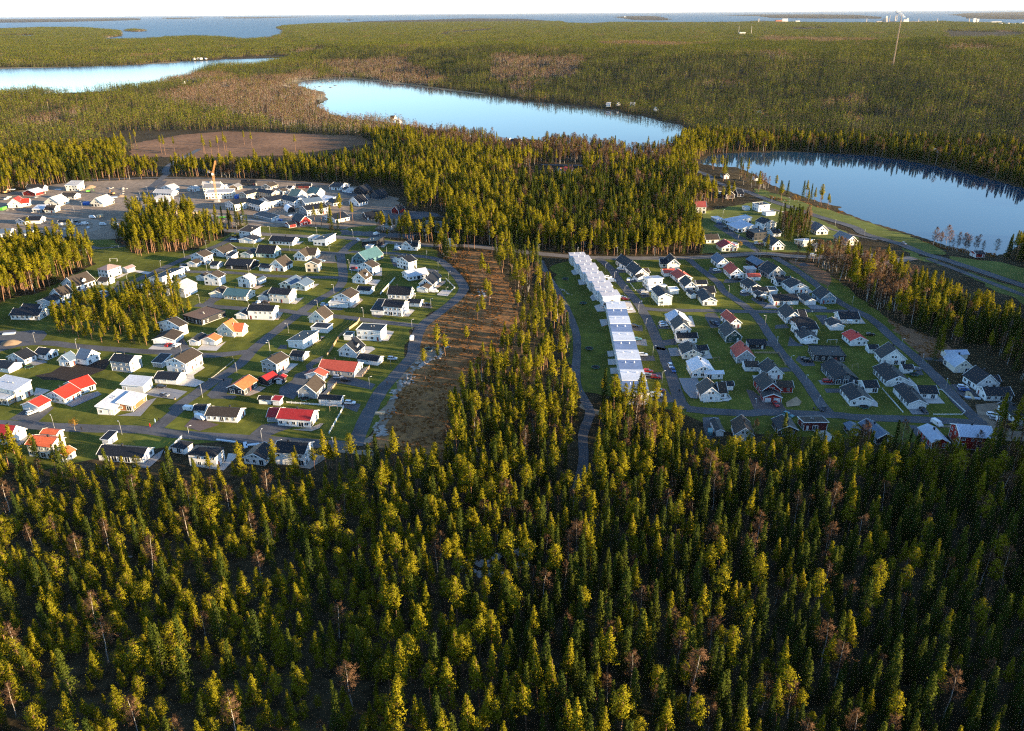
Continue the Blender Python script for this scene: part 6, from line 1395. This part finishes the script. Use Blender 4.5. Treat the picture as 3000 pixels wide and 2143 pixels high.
p = ground('E', 1565, 298); e = thing('billboard', 'white upright information board at the bend', 'sign', (p[0], p[1], 0), None, R(8)); link('panel', MB().box(-2.4, -.1, 1.2, 2.4, .1, 7.4).mesh('panel', WHITE), e)
for s in (-1.8, 1.8): link('post', MB().box(s-.1, .1, 0, s+.1, .3, 7.0).mesh('post', METAL), e)
p = ground('H', 1270, 885); e = thing('conical_tent', 'small grey conical tent beside the school wood', 'tent', (p[0], p[1], 0)); link('canvas', MB().tube((0, 0, .3), (0, 0, 6.5), 4.0, .15, 10).mesh('canvas', mat('canvas', (.45, .45, .44), rough=.9)), e)
def goal(t, x, y, th, label):
    p = ground(t, x, y); e = thing('football_goal', label, 'goal', (p[0], p[1], 0), None, th); b = .06
    for s in (-1, 1): link('post', MB().tube((s*2.5, 0, 0), (s*2.5, 0, 2.0), b, b, 6).mesh('post', WHITE), e); link('stay', MB().tube((s*2.5, 0, 2.0), (s*2.5, 1.2, 0), .03, .03, 4).mesh('stay', WHITE), e)
    link('crossbar', MB().tube((-2.5, 0, 2.0), (2.5, 0, 2.0), b, b, 6).mesh('crossbar', WHITE), e)
goal('F', 1280, 865, 0, 'white football goal at the far end of the playing field'); goal('F', 1265, 1010, math.pi, 'white football goal at the near end of the playing field'); goal('K', 1760, 1300, 0, 'white goal frame behind the charcoal flat-roofed house'); goal('N', 1090, 675, .4, 'white goal frame on the sunlit lawn by the cube house')
def trampoline(t, x, y, label):
    p = ground(t, x, y); e = thing('trampoline', label, 'trampoline', (p[0], p[1], .05)); r0 = 2.0; q = MB()
    for i in range(20): a0 = i*math.pi/10; a1 = (i+1)*math.pi/10; q.tube((math.cos(a0)*r0, math.sin(a0)*r0, .8), (math.cos(a1)*r0, math.sin(a1)*r0, .8), .06, .06, 4)
    link('rim', q.mesh('rim', mat('trampoline_rim', (.05, .22, .20), rough=.6)), e); link('mat', MB().tube((0, 0, .78), (0, 0, .8), r0-.15, r0-.15, 20).mesh('mat', TYRE), e)
    for i in range(6): a0 = i*math.pi/3; link('leg', MB().tube((math.cos(a0)*r0, math.sin(a0)*r0, 0), (math.cos(a0)*r0, math.sin(a0)*r0, .8), .04, .04, 4).mesh('leg', METAL), e)
trampoline('I', 493, 780, 'round trampoline on the lawn of the upper townhouses'); trampoline('I', 255, 455, 'round trampoline near the footpath stones'); trampoline('J', 205, 592, 'round trampoline on the lawn of the lower townhouses'); trampoline('J', 118, 340, 'black trampoline beside the footpath fence'); trampoline('M', 720, 615, 'black trampoline beside the black-roofed garage'); trampoline('L', 1960, 1030, 'round trampoline before the corner bungalow'); trampoline('B', 1490, 655, 'round trampoline below the steep-gabled deck'); trampoline('A', 330, 300, 'round black trampoline on the lawn beside the courtyard house'); trampoline('E', 1345, 1430, 'flat trampoline on the verge of the curving road')
def swing(t, x, y, label, th=.3):
    p = ground(t, x, y); e = thing('swing_set', label, 'swing', (p[0], p[1], .05), None, th)
    for s in (-1.6, 1.6):
        for k in (-.8, .8): link('leg', MB().tube((s, k, 0), (s, 0, 2.2), .06, .06, 5).mesh('leg', FB), e)
    link('beam', MB().tube((-1.7, 0, 2.2), (1.7, 0, 2.2), .06, .06, 5).mesh('beam', FB), e); link('seat', MB().box(-.3, -.15, .5, .3, .15, .56).mesh('seat', TYRE), e)
swing('L', 1835, 500, 'wooden swing set behind the dark blue bungalow'); swing('J', 1810, 500, 'swing frame on the lawn behind the white metal roof'); swing('L', 1545, 175, 'swing frame behind the charcoal house garden', .1); swing('B', 1810, 770, 'play swing on the lawn inside the white fence')
def pergola(t, x, y, th, label):
    p = ground(t, x, y); e = thing('pergola', label, 'pergola', (p[0], p[1], .3), None, th)
    for s in (0, 4.0):
        for k in (0, 2.6): link('post', MB().box(s-.06, k-.06, 0, s+.06, k+.06, 2.6).mesh('post', DARK), e)
    for i in range(7): link('slat', MB().box(-.4, i*.43-.05, 2.6, 4.4, i*.43+.05, 2.75).mesh('slat', DARK), e)
pergola('B', 530, 1400, R(78), 'black slatted pergola at the hip-roofed house')
def person(t, x, y, c, label):
    p = ground(t, x, y); b = MB(); b.tube((-.1, 0, .0), (-.09, 0, .85), .07, .10, 8); b.tube((.1, .12, .0), (.09, 0, .85), .07, .10, 8); b.tube((0, 0, .8), (0, 0, 1.42), .17, .21, 10); b.tube((-.24, 0, 1.38), (-.3, .06, .85), .06, .045, 6); b.tube((.24, 0, 1.38), (.3, -.06, .85), .06, .045, 6); b.tube((0, 0, 1.42), (0, 0, 1.56), .06, .06, 6)
    bm = bmesh.new(); bmesh.ops.create_icosphere(bm, subdivisions=2, radius=.125); hv = [(v.co.x*.85, v.co.y, v.co.z*1.1+1.66) for v in bm.verts]; hf = [tuple(v.index for v in f.verts) for f in bm.faces]; bm.free(); b.add(hv, hf, 1)
    o = link('person', b.mesh('person', [mat('cloth_'+c, PAINT[c], rough=.9), mat('skin', (.45, .28, .2), rough=.7)], fix=False, smooth=True), None, (p[0], p[1], .08)); m = o.modifiers.new('join', 'REMESH'); m.mode = 'VOXEL'; m.voxel_size = .035; m.use_smooth_shade = True; tag(o, label, 'person')
person('A', 1770, 890, 'black', 'person in dark clothes walking at the street junction'); person('A', 1725, 905, 'paleblue', 'person in pale blue jacket at the street junction'); person('A', 1668, 955, 'red', 'small person in pinkish red coat crossing the street'); person('A', 910, 990, 'black', 'person in black standing by the bottom street'); person('C', 920, 720, 'black', 'person in black on the street beside the pine wood'); person('R', 838, 575, 'brown', 'person in brown walking on the curving road')
def bin_(t, x, y, m, label):
    p = ground(t, x, y); e = thing('wheelie_bin', label, 'bin', (p[0], p[1], .08)); link('body', MB().add([(-.22,-.25,.08),(.22,-.25,.08),(.22,.25,.08),(-.22,.25,.08),(-.3,-.32,1.0),(.3,-.32,1.0),(.3,.32,1.0),(-.3,.32,1.0)], [(0,3,2,1),(4,5,6,7),(0,1,5,4),(1,2,6,5),(2,3,7,6),(3,0,4,7)]).mesh('body', m), e); link('lid', MB().box(-.33, -.36, 1.0, .33, .38, 1.08).mesh('lid', DARK), e)
for t, x, y, lab in (('B', 590, 440, 'bin at the red drive of the orange-roofed black house'), ('A', 1945, 655, 'brown bin at the corner of the paved yard'), ('J', 1320, 895, 'bin beside the townhouse street corner'), ('L', 1290, 1055, 'green bin at the lower crossroads'), ('E', 1385, 965, 'orange-brown bin above the bend'), ('I', 1272, 755, 'white post box bin by the townhouse street'), ('K', 1500, 890, 'white bin at the cross street'), ('D', 390, 690, 'bin at the drive of the teal-roofed house')): bin_(t, x, y, FB if 'brown' in lab else (WHITE if 'white' in lab else DARK), lab)
for t, x, y, kind_, lab in (('A', 838, 995, 'gold', 'small tree with golden leaves by the bottom street'), ('H', 577, 950, 'gold', 'small orange-leaved tree before the school'), ('H', 450, 950, 'gold', 'second small orange-leaved tree on the school parking lot'), ('H', 842, 975, 'gold', 'orange-leaved tree by the school ramp'), ('N', 1240, 530, 'gold', 'golden bush tree by the lakeside road'), ('N', 1285, 545, 'gold', 'golden shrub beside the golden bush tree'), ('N', 635, 1060, 'gold', 'golden tree beside the red-roofed bungalow'), ('G', 1800, 780, 'gold', 'yellow-green bush tree by the collector road'),
                        ('J', 440, 1290, 'tallpine', 'tall lone pine in front of the end townhouse, next to the footpath'), ('J', 778, 1265, 'tallpine', 'tall lone pine rising before the sunlit end townhouse'), ('N', 1385, 565, 'pine', 'single dark pine on the lake shore')):
    p = ground(t, x, y); tm, cm, wm, hh = PROTO[kind_][len(lab) % 2]; e = thing({'gold': 'golden_tree', 'tallpine': 'lone_pine', 'pine': 'lone_pine'}[kind_], lab, 'tree', (p[0], p[1], 0), None, 1.0); e.scale = (1.25, 1.25, 1.25) if kind_ == 'tallpine' else (1, 1, 1); link('trunk', tm, e); link('crown', cm, e)

# ------------------------------------------------------------------ stacks of building material
TARP = mat('tarpaulin', (.50, .56, .62), rough=.5, var=.1); PLANKM = mat('fresh_timber', (.52, .40, .25), rough=.85, var=.15)
STK = [('F', 620, 675, 7, 3, .8, 0), ('F', 740, 655, 4, 2, 1.2, 0), ('F', 800, 660, 4, 2, 1.0, 0), ('F', 980, 640, 3, 2, .9, 0), ('F', 1110, 520, 5, 2.4, 2.2, 1), ('F', 960, 380, 5, 3, 2.4, 2), ('F', 40, 435, 7, 2.4, 2.2, 3), ('F', 650, 215, 6, 3, .6, 0), ('F', 1250, 300, 9, 4, .5, 0), ('F', 120, 215, 8, 3, .6, 0),
  ('G', 260, 560, 5, 3, 1.6, 1), ('G', 330, 575, 4, 2, 1.4, 0), ('G', 575, 600, 5, 2, 1.0, 3), ('G', 800, 590, 5, 2, .8, 0), ('G', 740, 385, 4, 3, 3.0, 2), ('G', 975, 605, 3, 2.4, 2.4, 1), ('G', 1220, 630, 4, 2, .8, 2), ('G', 1060, 525, 5, 2, .8, 0), ('G', 1330, 580, 5, 2, .7, 0),
  ('M', 1350, 835, 6, 1.2, .5, 1), ('M', 1400, 862, 7, 1.2, .6, 1), ('M', 1420, 885, 6, 1.5, .5, 0), ('C', 100, 1060, 6, 2, .7, 0), ('B', 620, 1115, 9, .8, .5, 0), ('B', 830, 1160, 5, 1.4, .4, 0), ('B', 910, 1155, 5, 1.4, .4, 0), ('R', 740, 975, 4, 1.8, .9, 1), ('R', 1390, 128, 4, 1.8, .8, 1)]
for i, (t, x, y, L, W, H_, k) in enumerate(STK):
    p = ground(t, x, y); e = thing('material_stack', 'stack of %s near %s' % (('pale wrapped slabs', 'fresh timber', 'blue-covered goods', 'green-covered goods')[k], {'F': 'the building site streets', 'G': 'the crane side of the building site', 'M': 'the long white garage', 'C': 'the gravel yard', 'B': 'the bottom street', 'R': 'the verge of the curving road'}[t]), 'stack', (p[0], p[1], .08), 'stacks of building material', rng.uniform(0, 3.1)); m = (TARP, PLANKM, BLUEP, GREENP)[k]; n = max(2, int(H_/.35)) if H_ < 1.5 else 3
    for q in range(n): o_ = rng.uniform(-.15, .15); link('layer', MB().box(-L/2+o_, -W/2, q*H_/n+.02, L/2+o_, W/2, (q+1)*H_/n-.03).mesh('layer', m), e)

for i, (x, y) in enumerate(((1165, 330), (1370, 355), (1460, 350), (1500, 330), (1630, 285), (1680, 305), (1080, 345), (1102, 350), (1412, 355), (880, 305), (912, 300), (780, 330), (742, 345), (1970, 325), (692, 355), (1360, 340), (1512, 325), (820, 320))):
    p = ground('S', x, y); pz = float(terrain(np.array([p]))[0]); tm, cm, wm, hh = PROTO['tallpine'][i % 4]; e = thing('lone_pine', 'tall seed pine left standing alone on the brown clear-cut', 'pine tree', (p[0], p[1], pz), 'seed pines on the clear-cut', i*1.3); k = .95+.1*(i % 4); e.scale = (k*.85, k*.85, k*1.15); link('trunk', tm, e); link('crown', cm, e)
# ------------------------------------------------------------------ far things: works, harbour, mast
STEEL = mat('works_steel', (.42, .36, .32), rough=.7, var=.2, scale=.02); RUST = mat('works_rust', (.36, .13, .08), rough=.8, var=.15, scale=.02); PALE = mat('works_pale', (.62, .58, .52), rough=.7, var=.1, scale=.02)
def far_block(name, label, cat, px, py, parts):
    """parts: (part name, x offset, y offset, width, depth, height, taper, material) in metres"""
    p = ground('P', px, py, 2.0); e = thing(name, label, cat, (p[0], p[1], 0))
    for nm, dx, dy, w, dp, h, ta, m in parts:
        if nm in ('chimney', 'tank', 'mast'): g = MB().tube((dx, dy, 0), (dx, dy, h), w/2, w/2*ta, 12)
        else: g = MB().add([(dx-w/2, dy-dp/2, 0), (dx+w/2, dy-dp/2, 0), (dx+w/2, dy+dp/2, 0), (dx-w/2, dy+dp/2, 0), (dx-w/2*ta, dy-dp/2*ta, h), (dx+w/2*ta, dy-dp/2*ta, h), (dx+w/2*ta, dy+dp/2*ta, h), (dx-w/2*ta, dy+dp/2*ta, h)], [(0,3,2,1),(4,5,6,7),(0,1,5,4),(1,2,6,5),(2,3,7,6),(3,0,4,7)])
        link(nm, g.mesh(nm, m), e)
    return e
far_block('blast_furnace', 'tall pale steelworks furnace block on the horizon shore', 'steelworks', 2592, 68, [('furnace', 0, 0, 60, 40, 62, .8, STEEL), ('top_house', 10, 0, 26, 26, 84, .7, PALE), ('hall', -70, 0, 90, 40, 24, 1, STEEL), ('hall', 120, -20, 120, 50, 20, 1, RUST), ('chimney', 55, 0, 8, 8, 92, .6, STEEL), ('conveyor', -30, -10, 110, 6, 40, .3, STEEL)])
far_block('steelworks_tower', 'slim dark tower with chimney between the furnace and the steam plume', 'steelworks', 2621, 68, [('tower', 0, 0, 16, 16, 88, .7, STEEL), ('chimney', 20, 0, 8, 8, 104, .6, STEEL), ('hall', 40, 0, 70, 40, 26, 1, PALE)])
far_block('steam_plant', 'pale steelworks hall from which white steam rises', 'steelworks', 2652, 68, [('hall', 0, 0, 70, 40, 42, .9, PALE), ('tower', 20, 0, 22, 22, 60, .9, PALE), ('hall', 120, -10, 140, 60, 18, 1, STEEL), ('hall', 280, -30, 120, 60, 16, 1, PALE)])
far_block('cement_silo', 'pale silo tower with sloping conveyor at the far harbour', 'silo', 2852, 69, [('tower', 0, 0, 34, 30, 58, .95, PALE), ('tower', 40, 0, 26, 30, 50, .95, PALE), ('hall', 110, 0, 110, 40, 16, 1, STEEL), ('hall', 260, 0, 120, 40, 20, 1, PALE)])
far_block('ore_terminal', 'orange-red ore terminal building with dark ore stack at the harbour', 'factory', 2285, 67, [('hall', 0, 0, 150, 60, 36, .85, RUST), ('hall', 60, -10, 90, 40, 52, .8, PALE), ('ore_stack', -230, 0, 120, 60, 30, .25, DARK), ('tower', -300, 0, 14, 14, 56, .9, STEEL), ('hall', 240, 0, 60, 40, 26, 1, PALE)])
far_block('storage_tank_farm', 'row of pale tanks on the right horizon shore', 'tank', 2975, 73, [('tank', -160, 0, 40, 40, 18, 1, PALE), ('tank', -90, 0, 44, 40, 20, 1, PALE), ('tank', -20, 0, 40, 40, 18, 1, PALE), ('tank', 60, 0, 44, 40, 22, 1, PALE)])
for k, (x_, lab) in enumerate(((2690, 'first thin harbour crane beyond the steelworks'), (2745, 'second thin harbour crane farther along the quay'), (2838, 'harbour crane beside the silo tower'), (2538, 'thin pylon left of the furnace block'))): far_block('harbour_crane', lab, 'crane', x_, 68, [('tower', 0, 0, 12, 12, 52, .4, STEEL), ('boom', 20, 0, 60, 5, 46, .9, STEEL)] if k < 0 else [('tower', 0, 0, 14, 12, 56, .35, STEEL)])
far_block('lookout_building', 'small pale building above the trees before the sea', 'building', 2174, 104, [('hall', 0, 0, 40, 20, 22, 1, PALE)])
for x_, lab in ((2163, 'thin mast left of the small pale building'), (2200, 'thin mast right of the small pale building')): far_block('mast', lab, 'mast', x_, 104, [('mast', 0, 0, 3.0, 3, 62, .6, STEEL)])
p = ground('P', 2617, 188, 10.0)
for _ in range(12): pz = float(terrain(np.array([p]))[0]); p = ground('P', 2617, 188, pz+9)
pz = float(terrain(np.array([p]))[0]); HM = 112*float(np.hypot(*p))/FPX+9; e = thing('radio_mast', 'tall thin lattice radio mast standing in the far forest', 'mast', (p[0], p[1], pz)); q = MB(); lattice(q, (0, 0, 0), (0, 0, HM*.92), 1.5, 40, .16); link('mast', q.mesh('mast', mat('mast_paint', (.42, .30, .22), rough=.6), fix=False), e); q = MB(); lattice(q, (0, 0, HM*.92), (0, 0, HM), .8, 4, .12); link('antenna', q.mesh('antenna', MATS['mast_paint'], fix=False), e)
# cottages along far shores
SH = [('X', 1290, 400), ('X', 1320, 398), ('X', 1345, 398), ('X', 1370, 396), ('X', 1450, 375), ('X', 1480, 370), ('X', 1225, 562), ('X', 340, 642), ('Y', 1790, 712), ('Y', 1860, 705), ('Y', 1950, 712), ('Y', 2110, 742), ('Y', 350, 805), ('Y', 390, 825), ('V', 2080, 345), ('V', 1690, 258)]
for i, (t, x, y) in enumerate(SH):
    p = ground(t, x, y, 0); pz = max(float(terrain(np.array([p]))[0]), 0)
    lab = ('white summer cottage on the far shore of the left lake' if i < 6 else 'white boat shed on the green shore field' if i < 8 else 'pale cottage at the wooded shore of the middle lake'); root = thing('cottage', lab, 'cottage', (p[0], p[1], pz), 'cottages on the lake shores')
    build_volume(root, (p[0], p[1]), p, R(60+i*17 % 40), 9, 7, 'h', 'r' if i % 2 else 'l', 'palegrey' if i % 3 else 'brown', 'white', False, False, '', 700+i); root.location.z = pz
# rowing boats and stones in the shallows of the middle lake
for x, y in ((905, 246), (921, 241), (945, 243), (965, 240), (940, 254), (985, 251), (972, 257)):
    p = ground('P', x, y, WATER_Z); o = link('skerry', ROCKS[0], None, (p[0], p[1], WATER_Z+.1), 0, (5, 2.5, 1.2)); tag(o, 'dark stone breaking the water at the head of the middle lake', 'rock', 'stones in the middle lake')
# a ship far out
p = ground('P', 1835, 38, WATER_Z); p = p/np.hypot(*p)*26000; e = thing('cargo_ship', 'tiny white ship on the open sea below the horizon', 'ship', (p[0], p[1], WATER_Z)); link('hull', prism([(-60, 0), (-62, 10), (65, 10), (55, 0)], 10).mesh('hull', DARK), e); link('bridge', MB().box(-50, -8, 10, -25, 8, 40).mesh('bridge', WHITE), e)
# steam plume of the steelworks
p = ground('P', 2648, 66, 2.0); bm = bmesh.new()
for i in range(14):
    t = i/13; s = 10+22*t; mtx = Matrix.Translation((-110*t+rng.uniform(-8, 8), rng.uniform(-8, 8), 62+70*t+rng.uniform(-6, 6))) @ Matrix.Diagonal((s*1.2, s, s*.9, 1)); bmesh.ops.create_icosphere(bm, subdivisions=2, radius=1, matrix=mtx)
me = bpy.data.meshes.new('steam'); bm.to_mesh(me); bm.free(); sm = bpy.data.materials.new('steam'); sm.use_nodes = True; N = sm.node_tree.nodes; N.clear(); o_ = N.new('ShaderNodeOutputMaterial'); pv = N.new('ShaderNodeVolumePrincipled'); pv.inputs['Density'].default_value = .03; pv.inputs['Color'].default_value = (.97, .97, .97, 1); sm.node_tree.links.new(pv.outputs[0], o_.inputs['Volume']); me.materials.append(sm)
tag(link('steam', me, None, (p[0], p[1], 0)), 'white steam drifting from the steelworks on the horizon', 'steam', None, 'stuff')
# ------------------------------------------------------------------ air
hm = bpy.data.materials.new('haze'); hm.use_nodes = True; N = hm.node_tree.nodes; N.clear(); o_ = N.new('ShaderNodeOutputMaterial'); pv = N.new('ShaderNodeVolumePrincipled')
pv.inputs['Density'].default_value = 5e-6; pv.inputs['Color'].default_value = (.90, .94, 1.0, 1); pv.inputs['Anisotropy'].default_value = .2; hm.node_tree.links.new(pv.outputs[0], o_.inputs['Volume'])
hz = link('haze', MB().box(-235000, -3000, -15, 235000, 225000, 190).mesh('haze', hm)); tag(hz, 'thin pale haze hanging over the land and sea', 'haze', None, 'stuff')
